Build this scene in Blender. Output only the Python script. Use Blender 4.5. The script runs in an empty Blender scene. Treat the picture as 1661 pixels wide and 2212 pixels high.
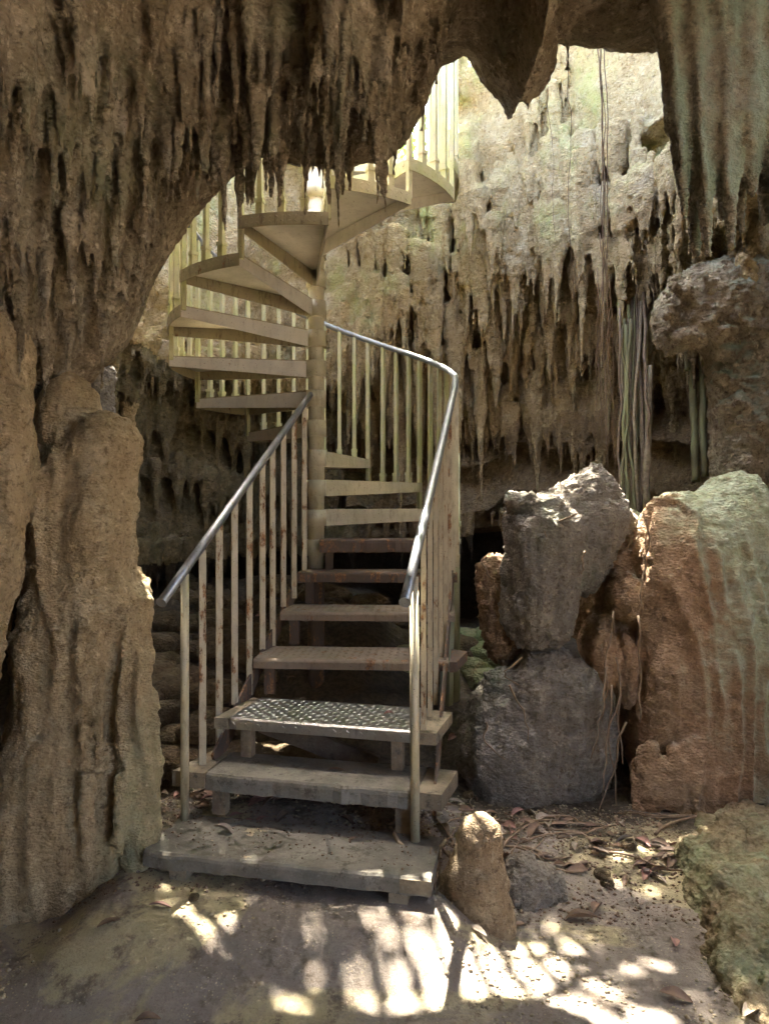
import bpy, math, random
import numpy as np
import openvdb as vdb
from mathutils import Vector, Matrix

R = math.radians
scene = bpy.context.scene
col = scene.collection
rng = np.random.default_rng(7)
random.seed(7)
EYE = 1.6
FPX = 1534.0            # focal length in pixels of a 1661 x 2212 frame

def P(X, Y, d):         # a point of the photograph at a distance of d metres
    return np.array([(X - 830.5) / FPX * d, d, EYE - (Y - 1106) / FPX * d])

# ------------------------------------------------------------------ mesh helpers
def mk_mesh(name, V, F=None, quads=None, mat=None, smooth=False):
    me = bpy.data.meshes.new(name)
    if quads is not None:
        V = np.asarray(V, np.float32); Q = np.asarray(quads, np.int32)
        me.vertices.add(len(V)); me.vertices.foreach_set('co', V.ravel())
        k = Q.shape[1]
        me.loops.add(len(Q) * k); me.loops.foreach_set('vertex_index', Q.ravel())
        me.polygons.add(len(Q))
        me.polygons.foreach_set('loop_start', np.arange(0, len(Q) * k, k, dtype=np.int32))
        me.update(calc_edges=True)
        me.validate()
    else:
        me.from_pydata([tuple(v) for v in V], [], F)
        me.update()
    if smooth:
        me.polygons.foreach_set('use_smooth', np.ones(len(me.polygons), dtype=bool))
    if mat is not None:
        me.materials.append(mat)
    return me

def link(name, me, parent=None, loc=None):
    o = bpy.data.objects.new(name, me)
    col.objects.link(o)
    if parent is not None: o.parent = parent
    if loc is not None: o.location = loc
    return o

def tag(o, label=None, cat=None, group=None, kind=None):
    if label: o['label'] = label
    if cat: o['category'] = cat
    if group: o['group'] = group
    if kind: o['kind'] = kind
    return o

def empty(name, loc=(0, 0, 0)):
    o = bpy.data.objects.new(name, None); col.objects.link(o); o.location = loc
    return o

class MB:
    """collects shapes (in world coordinates) into one mesh"""
    def __init__(s): s.V = []; s.F = []; s.S = []
    def add(s, vs, fs, sm=False):
        b = len(s.V); s.V += [tuple(map(float, v)) for v in vs]
        s.F += [tuple(b + i for i in f) for f in fs]; s.S += [sm] * len(fs)
    def prism(s, poly, z0, z1):          # poly CCW seen from above; z0/z1 number or list
        n = len(poly)
        za = z0 if hasattr(z0, '__len__') else [z0] * n
        zb = z1 if hasattr(z1, '__len__') else [z1] * n
        vs = [(p[0], p[1], za[i]) for i, p in enumerate(poly)] + [(p[0], p[1], zb[i]) for i, p in enumerate(poly)]
        fs = [tuple(range(n - 1, -1, -1)), tuple(range(n, 2 * n))]
        fs += [(i, (i + 1) % n, n + (i + 1) % n, n + i) for i in range(n)]
        s.add(vs, fs)
    def bar(s, a, b, w, t=None, up=(0, 0, 1), yaw=0.0):      # rectangular bar from a to b
        t = t or w
        a = Vector(a); b = Vector(b); d = (b - a).normalized()
        u = d.cross(Vector(up))
        if u.length < 1e-3: u = Vector((math.cos(yaw), math.sin(yaw), 0))
        u.normalize(); v = d.cross(u)
        vs = []
        for p in (a, b):
            for i, j in ((-1, -1), (1, -1), (1, 1), (-1, 1)):
                vs.append(p + u * (i * w / 2) + v * (j * t / 2))
        s.add(vs, [(0, 3, 2, 1), (4, 5, 6, 7), (0, 1, 5, 4), (1, 2, 6, 5), (2, 3, 7, 6), (3, 0, 4, 7)])
    def tube(s, pts, r, n=8, cap=True):
        pts = [Vector(p) for p in pts]; m = len(pts)
        rs = r if hasattr(r, '__len__') else [r] * m
        vs = []; fs = []
        prev = None
        for i, p in enumerate(pts):
            d = (pts[min(i + 1, m - 1)] - pts[max(i - 1, 0)])
            d = d.normalized() if d.length > 1e-9 else Vector((0, 0, 1))
            if prev is None:
                u = d.cross(Vector((0.3, 0.9, 0.1)));
                if u.length < 1e-3: u = d.cross(Vector((1, 0, 0)))
            else:
                u = prev - d * prev.dot(d)
            u.normalize(); prev = u; v = d.cross(u)
            for k in range(n):
                a = 2 * math.pi * k / n
                vs.append(p + (u * math.cos(a) + v * math.sin(a)) * rs[i])
        for i in range(m - 1):
            for k in range(n):
                fs.append((i * n + k, i * n + (k + 1) % n, (i + 1) * n + (k + 1) % n, (i + 1) * n + k))
        s.add(vs, fs, True)
        if cap:
            b = len(s.V) - len(vs)
            s.F.append(tuple(b + k for k in range(n - 1, -1, -1))); s.S.append(False)
            s.F.append(tuple(b + (m - 1) * n + k for k in range(n))); s.S.append(False)
    def build(s, name, mat, parent=None, loc=None):
        L = np.array(loc if loc is not None else (0, 0, 0), float)
        if parent is not None: L = np.array(parent.matrix_world.translation) if parent.parent is None and loc is None else L
        base = L
        if parent is not None: base = np.array(origin_of(parent))
        V = [(v[0] - base[0], v[1] - base[1], v[2] - base[2]) for v in s.V]
        me = mk_mesh(name, V, s.F, mat=mat)
        me.polygons.foreach_set('use_smooth', np.array(s.S, dtype=bool))
        return link(name, me, parent, tuple(L) if parent is None else None)

def origin_of(o):
    v = Vector((0, 0, 0))
    while o is not None: v += Vector(o.location); o = o.parent
    return v

# ------------------------------------------------------------------ noise (numpy)
TB = np.random.default_rng(3).random((32, 32, 32)).astype(np.float32)
def vnoise(p):
    i = np.floor(p).astype(np.int32); f = (p - i).astype(np.float32); f = f * f * (3 - 2 * f)
    i &= 31; j = (i + 1) & 31
    x0, y0, z0 = i[..., 0], i[..., 1], i[..., 2]; x1, y1, z1 = j[..., 0], j[..., 1], j[..., 2]
    fx, fy, fz = f[..., 0], f[..., 1], f[..., 2]
    a = TB[x0, y0, z0] * (1 - fx) + TB[x1, y0, z0] * fx
    b = TB[x0, y1, z0] * (1 - fx) + TB[x1, y1, z0] * fx
    c = TB[x0, y0, z1] * (1 - fx) + TB[x1, y0, z1] * fx
    d = TB[x0, y1, z1] * (1 - fx) + TB[x1, y1, z1] * fx
    return ((a * (1 - fy) + b * fy) * (1 - fz) + (c * (1 - fy) + d * fy) * fz) * 2 - 1
def fbm(p, oc=4, gain=.5, ridge=False):
    s = 0; a = 1; t = 0; p = np.asarray(p, float)
    for k in range(oc):
        n = vnoise(p + 7.3 * k)
        if ridge: n = 1 - 2 * np.abs(n)
        s = s + a * n; t += a; a *= gain; p = p * 2.03
    return s / t

# ------------------------------------------------------------------ SDF rock modelling
def smin(a, b, k):
    h = np.maximum(k - np.abs(a - b), 0) / k
    return np.minimum(a, b) - h * h * k / 4
class Grid:
    def __init__(s, lo, hi, h):
        s.lo = np.array(lo, float); s.h = h
        s.n = np.ceil((np.array(hi) - s.lo) / h).astype(int) + 1
        s.f = np.full(s.n, 1.0, np.float32)
        s.ax = [(s.lo[i] + h * np.arange(s.n[i])).astype(np.float32) for i in range(3)]
    def win(s, lo, hi):
        a = np.clip(np.floor((np.array(lo) - s.lo) / s.h).astype(int), 0, s.n)
        b = np.clip(np.ceil((np.array(hi) - s.lo) / s.h).astype(int) + 1, 0, s.n)
        if (b <= a).any(): return None
        sl = tuple(slice(a[i], b[i]) for i in range(3))
        X = s.ax[0][sl[0]][:, None, None]; Y = s.ax[1][sl[1]][None, :, None]; Z = s.ax[2][sl[2]][None, None, :]
        return sl, X, Y, Z
    def put(s, sl, d, k, cut=False):
        if cut: s.f[sl] = -smin(-s.f[sl], d, k)
        else: s.f[sl] = smin(s.f[sl], d, k)
    def cone(s, a, b, ra, rb, k=.03, cut=False):
        a = np.array(a, float); b = np.array(b, float); m = max(ra, rb) + k + 3 * s.h
        w = s.win(np.minimum(a, b) - m, np.maximum(a, b) + m)
        if w is None: return
        sl, X, Y, Z = w; d = b - a; L = float(d @ d)
        t = np.clip(((X - a[0]) * d[0] + (Y - a[1]) * d[1] + (Z - a[2]) * d[2]) / L, 0, 1)
        q = np.sqrt((X - a[0] - t * d[0])**2 + (Y - a[1] - t * d[1])**2 + (Z - a[2] - t * d[2])**2)
        s.put(sl, q - (ra + (rb - ra) * t**.8), k, cut)
    def ell(s, c, r, k=.05, rot=(0, 0, 0), cut=False, p=2):
        c = np.array(c, float); r = np.array(r, float); m = r.max() + k + 3 * s.h
        w = s.win(c - m, c + m)
        if w is None: return
        sl, X, Y, Z = w
        M = np.array(__import__('mathutils').Euler([R(t) for t in rot]).to_matrix()).T
        dx, dy, dz = X - c[0], Y - c[1], Z - c[2]
        e = [(M[i, 0] * dx + M[i, 1] * dy + M[i, 2] * dz) / r[i] for i in range(3)]
        q = (np.abs(e[0])**p + np.abs(e[1])**p + np.abs(e[2])**p)**(1 / p)
        s.put(sl, (q - 1) * float(r.min()), k, cut)
    def mesh(s):
        g = vdb.FloatGrid(3.0)
        g.copyFromArray(np.clip(s.f / s.h, -3, 3))
        p, q = g.convertToQuads(isovalue=0.0)
        return p.astype(float) * s.h + s.lo, q[:, ::-1].astype(np.int32)

def vnormals(V, Q):
    n = np.cross(V[Q[:, 2]] - V[Q[:, 0]], V[Q[:, 3]] - V[Q[:, 1]])
    N = np.zeros_like(V)
    for k in range(4):
        for c in range(3): N[:, c] += np.bincount(Q[:, k], n[:, c], len(V))
    return N / (np.linalg.norm(N, axis=1, keepdims=True) + 1e-12)

def roughen(V, Q, lump=.03, rib=.012, pop=.006, fine=.004, ripple=0.0, pit=0.0, ls=2.2, seed=0, popsc=22, crag=.012, flute=0.0, ff=34):
    N = vnormals(V, Q); o = seed * 3.17
    d = lump * fbm(V * ls + o, 4)
    d += rib * fbm(V * np.array([17, 17, 2.2]) + o, 3)
    d += rib * .6 * fbm(V * np.array([38, 38, 6]) + o, 2)
    d += pop * (1 - 2 * np.abs(vnoise(V * popsc + o))) + pop * .6 * (1 - 2 * np.abs(vnoise(V * popsc * 2.1 + o)))
    d += fine * fbm(V * 60 + o, 2)
    d += crag * (fbm(V * np.array([8, 8, 6]) + o, 4, .62, True) - .2)
    if flute:
        w_ = fbm(V * np.array([3, 3, 1.2]) + o, 3); g_ = np.clip(fbm(V * np.array([2.5, 2.5, 1.5]) + o + 4, 2) * 3 + .6, 0, 1)
        d += flute * g_ * (np.abs(np.sin((V[:, 0] + V[:, 1] * .8) * ff * .5 + w_ * 5)) - .5) * 2
    if ripple:
        wob = fbm(V * np.array([9, 9, 5]) + o, 3)
        d += ripple * np.sin(V[:, 2] * 150 + wob * 9) * (0.5 + .5 * vnoise(V * 5 + o))
    if pit:
        c = fbm(V * 16 + o + 5, 2)
        d -= pit * np.clip((c - .22) * 4, 0, 1)
    return V + N * d[:, None]

def sub_mesh(V, Q, mask):
    q = Q[mask]; u, inv = np.unique(q, return_inverse=True)
    return V[u], inv.reshape(q.shape).astype(np.int32)

def rock(name, grid, mat, label=None, cat=None, group=None, kind=None, parts=None, base=None, part_name='stalactite', part_labels=None, **kw):
    V, Q = grid.mesh()
    V0 = V.copy()
    V = roughen(V, Q, **kw)
    if base is None: base = (float((V[:, 0].min() + V[:, 0].max()) / 2), float((V[:, 1].min() + V[:, 1].max()) / 2), float(V[:, 2].min()))
    base = np.array(base)
    own = np.full(len(Q), -1, np.int32)
    if parts:
        C = V0[Q].mean(1); best = np.full(len(Q), 9.0)
        for k, (a, b, ra, rb) in enumerate(parts):
            m = np.nonzero((C[:, 2] < a[2]) & (np.abs(C[:, 0] - a[0]) < ra * 2.2 + abs(a[0] - b[0])) & (np.abs(C[:, 1] - a[1]) < ra * 2.2 + abs(a[1] - b[1])) & (C[:, 2] > b[2] - rb * 2 - .01))[0]
            if not len(m): continue
            d = b - a; t = np.clip(((C[m] - a) @ d) / (d @ d), 0, 1)
            q = np.linalg.norm(C[m] - a - t[:, None] * d, axis=1) / (ra + (rb - ra) * t**.8)
            ok = (q < 1.35) & (t > .12) & (q < best[m])
            own[m[ok]] = k; best[m[ok]] = q[ok]
    v, q = sub_mesh(V, Q, own < 0)
    root = link(name, mk_mesh(name, v - base, quads=q, mat=mat, smooth=True), None, tuple(base))
    tag(root, label, cat, group, kind)
    if parts:
        for k in range(len(parts)):
            if (own == k).sum() < 25: 
                continue
            v, q = sub_mesh(V, Q, own == k)
            link(part_name, mk_mesh(part_name, v - base, quads=q, mat=mat, smooth=True), root)
    print('ROCK', name, len(V))
    return root

# ------------------------------------------------------------------ materials
def new_mat(name):
    m = bpy.data.materials.new(name); m.use_nodes = True
    nt = m.node_tree
    return m, nt, nt.nodes['Principled BSDF']
def N(nt, t, **kw):
    n = nt.nodes.new(t)
    for k, v in kw.items():
        if k in n.inputs: n.inputs[k].default_value = v
        else: setattr(n, k, v)
    return n
def mixc(nt, fac, a, b, blend='MIX'):
    n = nt.nodes.new('ShaderNodeMix'); n.data_type = 'RGBA'; n.blend_type = blend
    for s, v in ((n.inputs[0], fac), (n.inputs[6], a), (n.inputs[7], b)):
        if isinstance(v, (int, float)): s.default_value = v
        elif isinstance(v, tuple): s.default_value = (*v, 1)
        else: nt.links.new(v, s)
    return n.outputs[2]
def coords(nt, scale=(1, 1, 1)):
    g = nt.nodes.new('ShaderNodeNewGeometry'); m = nt.nodes.new('ShaderNodeMapping')
    m.inputs['Scale'].default_value = scale
    nt.links.new(g.outputs['Position'], m.inputs['Vector']); return m.outputs[0]
def noise(nt, scale, detail=4, rough=.6, sc=(1, 1, 1), dist=0.0):
    n = N(nt, 'ShaderNodeTexNoise', Scale=scale, Detail=detail, Roughness=rough, Distortion=dist)
    nt.links.new(coords(nt, sc), n.inputs['Vector']); return n.outputs['Fac']
def ramp(nt, src, lo, hi, a=0.0, b=1.0):
    n = N(nt, 'ShaderNodeMapRange'); n.interpolation_type = 'SMOOTHSTEP'
    n.inputs['From Min'].default_value = lo; n.inputs['From Max'].default_value = hi
    n.inputs['To Min'].default_value = a; n.inputs['To Max'].default_value = b
    nt.links.new(src, n.inputs['Value']); return n.outputs[0]
def mth(nt, op, a, b=0.0):
    n = nt.nodes.new('ShaderNodeMath'); n.operation = op
    for s, v in ((n.inputs[0], a), (n.inputs[1], b)):
        if isinstance(v, (int, float)): s.default_value = v
        else: nt.links.new(v, s)
    return n.outputs[0]
def bump(nt, bsdf, items):
    prev = None
    for src, st, dist in items:
        b = N(nt, 'ShaderNodeBump', Strength=st, Distance=dist)
        nt.links.new(src, b.inputs['Height'])
        if prev: nt.links.new(prev, b.inputs['Normal'])
        prev = b.outputs[0]
    nt.links.new(prev, bsdf.inputs['Normal'])

def rock_mat(name, c1, c2, c3, dark, moss=None, moss_amt=0.0, moss_dir=None, moss2=None, bs=1.0, rough=.82, streak=.5, vor=55, spec=.3, moss_pos=None):
    c1, c2, c3, dark = [tuple(a * b for a, b in zip(c, (.80, .745, .64))) for c in (c1, c2, c3, dark)]
    m, nt, p = new_mat(name)
    base = mixc(nt, ramp(nt, noise(nt, 2.2, 5, .6), .38, .62), c1, c2)
    base = mixc(nt, ramp(nt, noise(nt, 5.5, 6, .65, dist=.6), .5, .68), base, c3)
    base = mixc(nt, mth(nt, 'MULTIPLY', ramp(nt, noise(nt, 3.0, 6, .7, (4, 4, .7)), .48, .7), streak), base, dark)
    base = mixc(nt, mth(nt, 'MULTIPLY', ramp(nt, noise(nt, 38, 5, .8), .50, .64), .75), base, dark)
    base = mixc(nt, mth(nt, 'MULTIPLY', ramp(nt, noise(nt, 21, 8, .8), .52, .66), .6), base, tuple(min(1, x * 1.45) for x in c3))
    if moss:
        f = noise(nt, 2.6, 7, .68, (1, 1, .6))
        if moss_dir:
            g = nt.nodes.new('ShaderNodeNewGeometry'); d = nt.nodes.new('ShaderNodeVectorMath'); d.operation = 'DOT_PRODUCT'
            d.inputs[1].default_value = moss_dir; nt.links.new(g.outputs['Normal'], d.inputs[0])
            f = mth(nt, 'ADD', f, mth(nt, 'MULTIPLY', d.outputs['Value'], .16))
        if moss_pos:
            g2 = nt.nodes.new('ShaderNodeNewGeometry'); d2 = nt.nodes.new('ShaderNodeVectorMath'); d2.operation = 'DOT_PRODUCT'
            d2.inputs[1].default_value = moss_pos[0]; nt.links.new(g2.outputs['Position'], d2.inputs[0])
            f = mth(nt, 'ADD', f, ramp(nt, d2.outputs['Value'], moss_pos[1], moss_pos[2], -.22, .30))
        f = ramp(nt, f, .56 - .3 * moss_amt, .86 - .3 * moss_amt) if not moss_pos else mth(nt, 'MULTIPLY', ramp(nt, f, .52 - .3 * moss_amt, .95 - .3 * moss_amt), ramp(nt, noise(nt, 24, 6, .75), .3, .62, .55, 1))
        mc = mixc(nt, ramp(nt, noise(nt, 9, 5, .7), .35, .65), moss, moss2 or tuple(x * .6 for x in moss))
        base = mixc(nt, mth(nt, 'MULTIPLY', f, .85), base, mc)
    nt.links.new(base, p.inputs['Base Color'])
    p.inputs['Roughness'].default_value = rough; p.inputs['Specular IOR Level'].default_value = spec
    v = N(nt, 'ShaderNodeTexVoronoi', Scale=vor, feature='SMOOTH_F1'); nt.links.new(coords(nt, (1, 1, 1.7)), v.inputs['Vector'])
    bump(nt, p, [(noise(nt, 13, 8, .72), .9 * bs, .05), (v.outputs['Distance'], .8 * bs, .014), (noise(nt, 90, 5, .7), .8 * bs, .007)])
    return m

M = {}
M['ceil'] = rock_mat('ceiling_limestone', (.46, .385, .29), (.31, .25, .175), (.66, .57, .46), (.12, .09, .06), moss=(.20, .21, .10), moss_amt=.25, streak=.6)
M['wall'] = rock_mat('wall_limestone', (.60, .47, .285), (.48, .375, .22), (.68, .57, .37), (.22, .16, .09), moss=(.40, .45, .22), moss_amt=.1, moss2=(.25, .30, .12), streak=.6)
M['wallup_lit'] = rock_mat('upper_wall_painted_skylight', (.60, .50, .32), (.52, .41, .25), (.66, .58, .43), (.28, .20, .11), moss=(.42, .43, .15), moss_amt=.28, moss2=(.36, .42, .14), streak=.4)
M['tan'] = rock_mat('tan_flowstone', (.70, .55, .36), (.60, .47, .30), (.76, .64, .45), (.24, .17, .10), moss=(.46, .45, .27), moss_amt=-.1, moss_pos=((1, 0, -.22), -1.36, -1.08), moss2=(.38, .38, .20), streak=.5, vor=75)
M['grey'] = rock_mat('grey_limestone', (.36, .335, .32), (.29, .28, .275), (.45, .41, .37), (.16, .13, .10), moss=(.20, .24, .17), moss_amt=.15, streak=.4)
M['red'] = rock_mat('reddish_flowstone', (.46, .30, .20), (.40, .29, .20), (.52, .38, .27), (.22, .14, .09), moss=(.42, .49, .31), moss_amt=.2, moss_dir=(.8, 0, 1.0), moss2=(.54, .62, .46), moss_pos=((1, 0, .25), 1.45, 2.35), streak=.3, bs=.8)  # green algae, made paler on the right to paint in side light
M['brown'] = rock_mat('brown_limestone', (.36, .23, .15), (.30, .21, .14), (.42, .30, .20), (.15, .09, .06), streak=.5)
M['curtain'] = rock_mat('curtain_flowstone', (.40, .34, .26), (.33, .285, .22), (.47, .41, .33), (.14, .12, .09), moss=(.34, .42, .30), moss_amt=.42, moss_dir=(1, -.2, 0), moss2=(.26, .34, .24), streak=.5, vor=90)
M['mound'] = rock_mat('mound_flowstone', (.36, .27, .18), (.32, .27, .18), (.42, .34, .24), (.18, .13, .08), moss=(.36, .42, .27), moss_amt=.5, moss2=(.26, .30, .16), streak=.3)
M['tan2'] = rock_mat('small_stalagmite_stone', (.46, .35, .24), (.36, .28, .20), (.50, .42, .32), (.16, .12, .09), streak=.4, vor=110)
M['mossrock'] = rock_mat('mossy_rock', (.34, .36, .20), (.42, .44, .28), (.38, .30, .18), (.14, .13, .07), moss=(.34, .46, .22), moss_amt=.6)
M['dirtrock'] = rock_mat('rubble_stone', (.20, .15, .095), (.15, .12, .08), (.30, .24, .16), (.06, .045, .03), streak=.6)

M['drape_shade'] = rock_mat('shade_darkened_drapery', (.30, .25, .16), (.23, .20, .13), (.36, .31, .20), (.12, .10, .065), moss=(.20, .22, .12), moss_amt=.3)  # greenish stone darkened to paint the shade of the left recess
M['lowwall_shade'] = rock_mat('shade_darkened_brown_wall', (.40, .30, .18), (.30, .225, .135), (.46, .36, .23), (.15, .11, .07), streak=.6)  # browner rock, darkened further to paint in the depth of the recess
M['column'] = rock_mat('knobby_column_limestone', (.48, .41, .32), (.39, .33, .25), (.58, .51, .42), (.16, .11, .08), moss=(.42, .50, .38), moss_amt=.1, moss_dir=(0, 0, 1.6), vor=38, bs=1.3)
M['cavity_shade'] = rock_mat('cavity_shade_rock', (.10, .08, .06), (.075, .06, .045), (.13, .11, .08), (.04, .03, .02))  # near-black colour paints the darkness of the cavity below the lip
def floor_mat():
    m, nt, p = new_mat('packed_cave_floor')
    b = mixc(nt, ramp(nt, noise(nt, 2.3, 6, .6), .35, .65), (.31, .26, .215), (.235, .195, .16))
    b = mixc(nt, ramp(nt, noise(nt, 1.0, 7, .6, dist=1.0), .5, .58), b, (.44, .37, .22))
    b = mixc(nt, ramp(nt, noise(nt, 8, 8, .75), .5, .66), b, (.16, .12, .09))
    v = N(nt, 'ShaderNodeTexVoronoi', Scale=70); nt.links.new(coords(nt), v.inputs['Vector'])
    b = mixc(nt, mth(nt, 'MULTIPLY', ramp(nt, v.outputs['Distance'], .28, .12), ramp(nt, noise(nt, 12, 4), .45, .6)), b, (.46, .38, .26))
    b = mixc(nt, ramp(nt, noise(nt, 110, 4, .8), .5, .75, 0, .6), b, (.10, .08, .06))
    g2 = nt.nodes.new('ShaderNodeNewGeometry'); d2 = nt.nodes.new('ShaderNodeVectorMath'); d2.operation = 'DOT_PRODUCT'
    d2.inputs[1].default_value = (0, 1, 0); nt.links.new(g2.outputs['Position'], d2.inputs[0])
    soil_shade = mth(nt, 'ADD', ramp(nt, d2.outputs['Value'], 2.75, 3.9, 0, .55), noise(nt, 5, 7, .7))  # dark soil towards the back, also painting in the shade under the steps
    b = mixc(nt, ramp(nt, soil_shade, .72, .92), b, mixc(nt, ramp(nt, noise(nt, 30, 5, .7), .4, .6), (.06, .045, .03), (.11, .085, .055)))
    nt.links.new(b, p.inputs['Base Color']); p.inputs['Roughness'].default_value = .9
    bump(nt, p, [(noise(nt, 9, 8, .7), .9, .04), (v.outputs['Distance'], -.4, .006), (noise(nt, 120, 4, .8), .6, .006)])
    return m
M['floor'] = floor_mat()

def paint_mat(name, c, rust, alg=.0, dirt=.35, metallic=0.0, rough=.5, dirtc=(.12, .09, .06)):
    c = tuple(x * .86 for x in c)
    m, nt, p = new_mat(name)
    b = mixc(nt, ramp(nt, noise(nt, 7, 5, .6), .4, .65), c, tuple(x * .86 for x in c))
    b = mixc(nt, mth(nt, 'MULTIPLY', ramp(nt, noise(nt, 30, 6, .75, (1, 1, .25)), .5, .7), dirt), b, dirtc)
    if alg: b = mixc(nt, mth(nt, 'MULTIPLY', ramp(nt, noise(nt, 5, 4), .35, .65), alg), b, (.36, .38, .10))
    rf = ramp(nt, noise(nt, 16, 8, .75, (1, 1, .35)), .66 - rust * .25, .72 - rust * .22)
    rc = mixc(nt, ramp(nt, noise(nt, 60, 4), .4, .6), (.28, .14, .06), (.13, .065, .035))
    b = mixc(nt, rf, b, rc)
    s = ramp(nt, noise(nt, 140, 2, .5), .68, .72)
    b = mixc(nt, s, b, (.06, .045, .035))
    nt.links.new(b, p.inputs['Base Color']); p.inputs['Metallic'].default_value = metallic
    nt.links.new(ramp(nt, rf, 0, 1, rough, .9), p.inputs['Roughness'])
    bump(nt, p, [(rf, .5, .003), (noise(nt, 70, 5, .7), .25, .003)])
    return m
M['cream'] = paint_mat('cream_painted_steel', (.56, .485, .34), .16, .12, .5)
M['cream_alg'] = paint_mat('algae_stained_cream_paint', (.58, .52, .32), .06, .5, .3)
M['rusty'] = paint_mat('rusty_cream_paint', (.55, .46, .31), .5, .0, .5)
M['under'] = paint_mat('plain_cream_paint', (.68, .62, .53), .08, .05, .25)
M['nosing'] = paint_mat('dirty_cream_plate', (.36, .30, .19), .3, .15, 1.0)
M['dustplate'] = paint_mat('dusty_brown_plate', (.26, .20, .145), .45, .0, .6, rough=.8)
M['darkrust'] = paint_mat('dark_rusted_steel', (.12, .085, .065), .6, .0, .7, rough=.85)
M['palepost'] = paint_mat('pale_green_cream_paint', (.46, .47, .34), .2, .3, .4)
M['galv'] = paint_mat('galvanised_pipe', (.34, .35, .36), .0, .0, .6, metallic=.75, rough=.42, dirtc=(.16, .13, .10))
M['steel'] = paint_mat('bare_tread_plate', (.60, .59, .56), .0, .0, .5, metallic=.9, rough=.34, dirtc=(.12, .10, .08))

def concrete_mat(name, a, b_, patch=None):
    m, nt, p = new_mat(name)
    b = mixc(nt, ramp(nt, noise(nt, 5, 7, .7), .38, .62), a, b_)
    b = mixc(nt, ramp(nt, noise(nt, 14, 8, .8), .52, .64), b, (.09, .075, .055))
    b = mixc(nt, ramp(nt, noise(nt, 75, 5, .8), .54, .68, 0, .7), b, (.30, .27, .21))
    if patch: b = mixc(nt, ramp(nt, noise(nt, 2.8, 9, .7, dist=.4), .6, .62), b, patch)
    nt.links.new(b, p.inputs['Base Color']); p.inputs['Roughness'].default_value = .75
    bump(nt, p, [(noise(nt, 20, 8, .75), .5, .012), (noise(nt, 110, 5, .8), .6, .004)])
    return m
M['conc'] = concrete_mat('worn_grey_concrete', (.235, .215, .175), (.15, .135, .105), (.40, .33, .21))
M['concedge'] = concrete_mat('stained_concrete_edge', (.24, .19, .135), (.15, .12, .085))
M['creamconc'] = concrete_mat('flaking_cream_plaster', (.30, .245, .165), (.17, .135, .09))
M['leg'] = concrete_mat('stained_leg', (.30, .23, .15), (.16, .11, .07))
M['wood'] = concrete_mat('weathered_board', (.20, .15, .11), (.14, .10, .075))

def simple(name, c, c2, sc=12, rough=.7, b=.3, stretch=(1, 1, 1), trans=0):
    m, nt, p = new_mat(name)
    nt.links.new(mixc(nt, ramp(nt, noise(nt, sc, 5, .65, stretch), .35, .65), c, c2), p.inputs['Base Color'])
    p.inputs['Roughness'].default_value = rough
    bump(nt, p, [(noise(nt, sc * 4, 5, .7, stretch), b, .004)])
    if trans:
        tr = N(nt, 'ShaderNodeBsdfTranslucent'); tr.inputs['Color'].default_value = (*[min(1, x * 2.2) for x in c], 1)
        mx = N(nt, 'ShaderNodeMixShader'); mx.inputs[0].default_value = trans
        nt.links.new(p.outputs[0], mx.inputs[1]); nt.links.new(tr.outputs[0], mx.inputs[2])
        nt.links.new(mx.outputs[0], nt.nodes['Material Output'].inputs['Surface'])
    return m
M['root'] = simple('brown_root_bark', (.27, .19, .12), (.16, .11, .07), 30)
M['root_pale'] = simple('pale_root_bark', (.34, .27, .17), (.20, .15, .09), 30)
M['bamboo'] = simple('greenish_root_bark', (.30, .30, .14), (.20, .17, .08), 18, stretch=(1, 1, .3))
M['leaf_dry'] = simple('dry_brown_leaf', (.22, .14, .09), (.13, .085, .06), 25)
M['leaf_pale'] = simple('dry_grey_leaf', (.36, .30, .23), (.22, .17, .13), 25)
M['leaf_pink'] = simple('dry_reddish_leaf', (.36, .20, .16), (.22, .12, .10), 25)
M['leaf_green'] = simple('green_canopy_leaf', (.13, .24, .035), (.08, .17, .03), 3, .5, .1, trans=.5)
M['bark'] = simple('tree_bark', (.17, .13, .09), (.10, .08, .055), 14, stretch=(1, 1, .3))
M['pebble'] = simple('cream_grit', (.40, .33, .21), (.24, .19, .13), 9)

# ------------------------------------------------------------------ floor
def sst(x, a, b):
    t = np.clip((x - a) / (b - a), 0, 1); return t * t * (3 - 2 * t)
def floor_z(x, y):
    x = np.asarray(x, float); y = np.asarray(y, float)
    p = np.stack([x, y, x * 0], -1)
    inner = sst(y, 3.35, 4.2)
    z = .92 * sst(y, 3.6, 5.7) * (1 - sst(x, -.35, .55)) + .50 * sst(y, 3.5, 5.6) * sst(x, -.35, .55)
    z = z + (.05 + .11 * inner) * fbm(p * 1.6, 3) * sst(y, 2.4, 4) + .012 * fbm(p * 3 + 9, 3)
    z = z + .13 * sst(y, 2.2, 2.62) * (1 - sst(np.abs(x + .42), .60, .92)) * (1 - inner) + .08 * sst(y, 2.9, 3.5) * (1 - inner)
    z = z + (.003 + .03 * inner) * fbm(p * 11, 3) + .0025 * fbm(p * 45, 2)
    return z
fx = np.concatenate([np.arange(-9, -2.2, .25), np.arange(-2.2, 2.3, .014), np.arange(2.3, 9, .25)])
fy = np.concatenate([np.arange(-7, 1.6, .2), np.arange(1.6, 4.2, .014), np.arange(4.2, 6.6, .022), np.arange(6.6, 11, .2)])
FX, FY = np.meshgrid(fx, fy, indexing='ij')
V = np.stack([FX.ravel(), FY.ravel(), floor_z(FX.ravel(), FY.ravel())], 1)
ii = np.arange(len(fx) * len(fy)).reshape(len(fx), len(fy))
Q = np.stack([ii[:-1, :-1].ravel(), ii[1:, :-1].ravel(), ii[1:, 1:].ravel(), ii[:-1, 1:].ravel()], 1)
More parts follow.
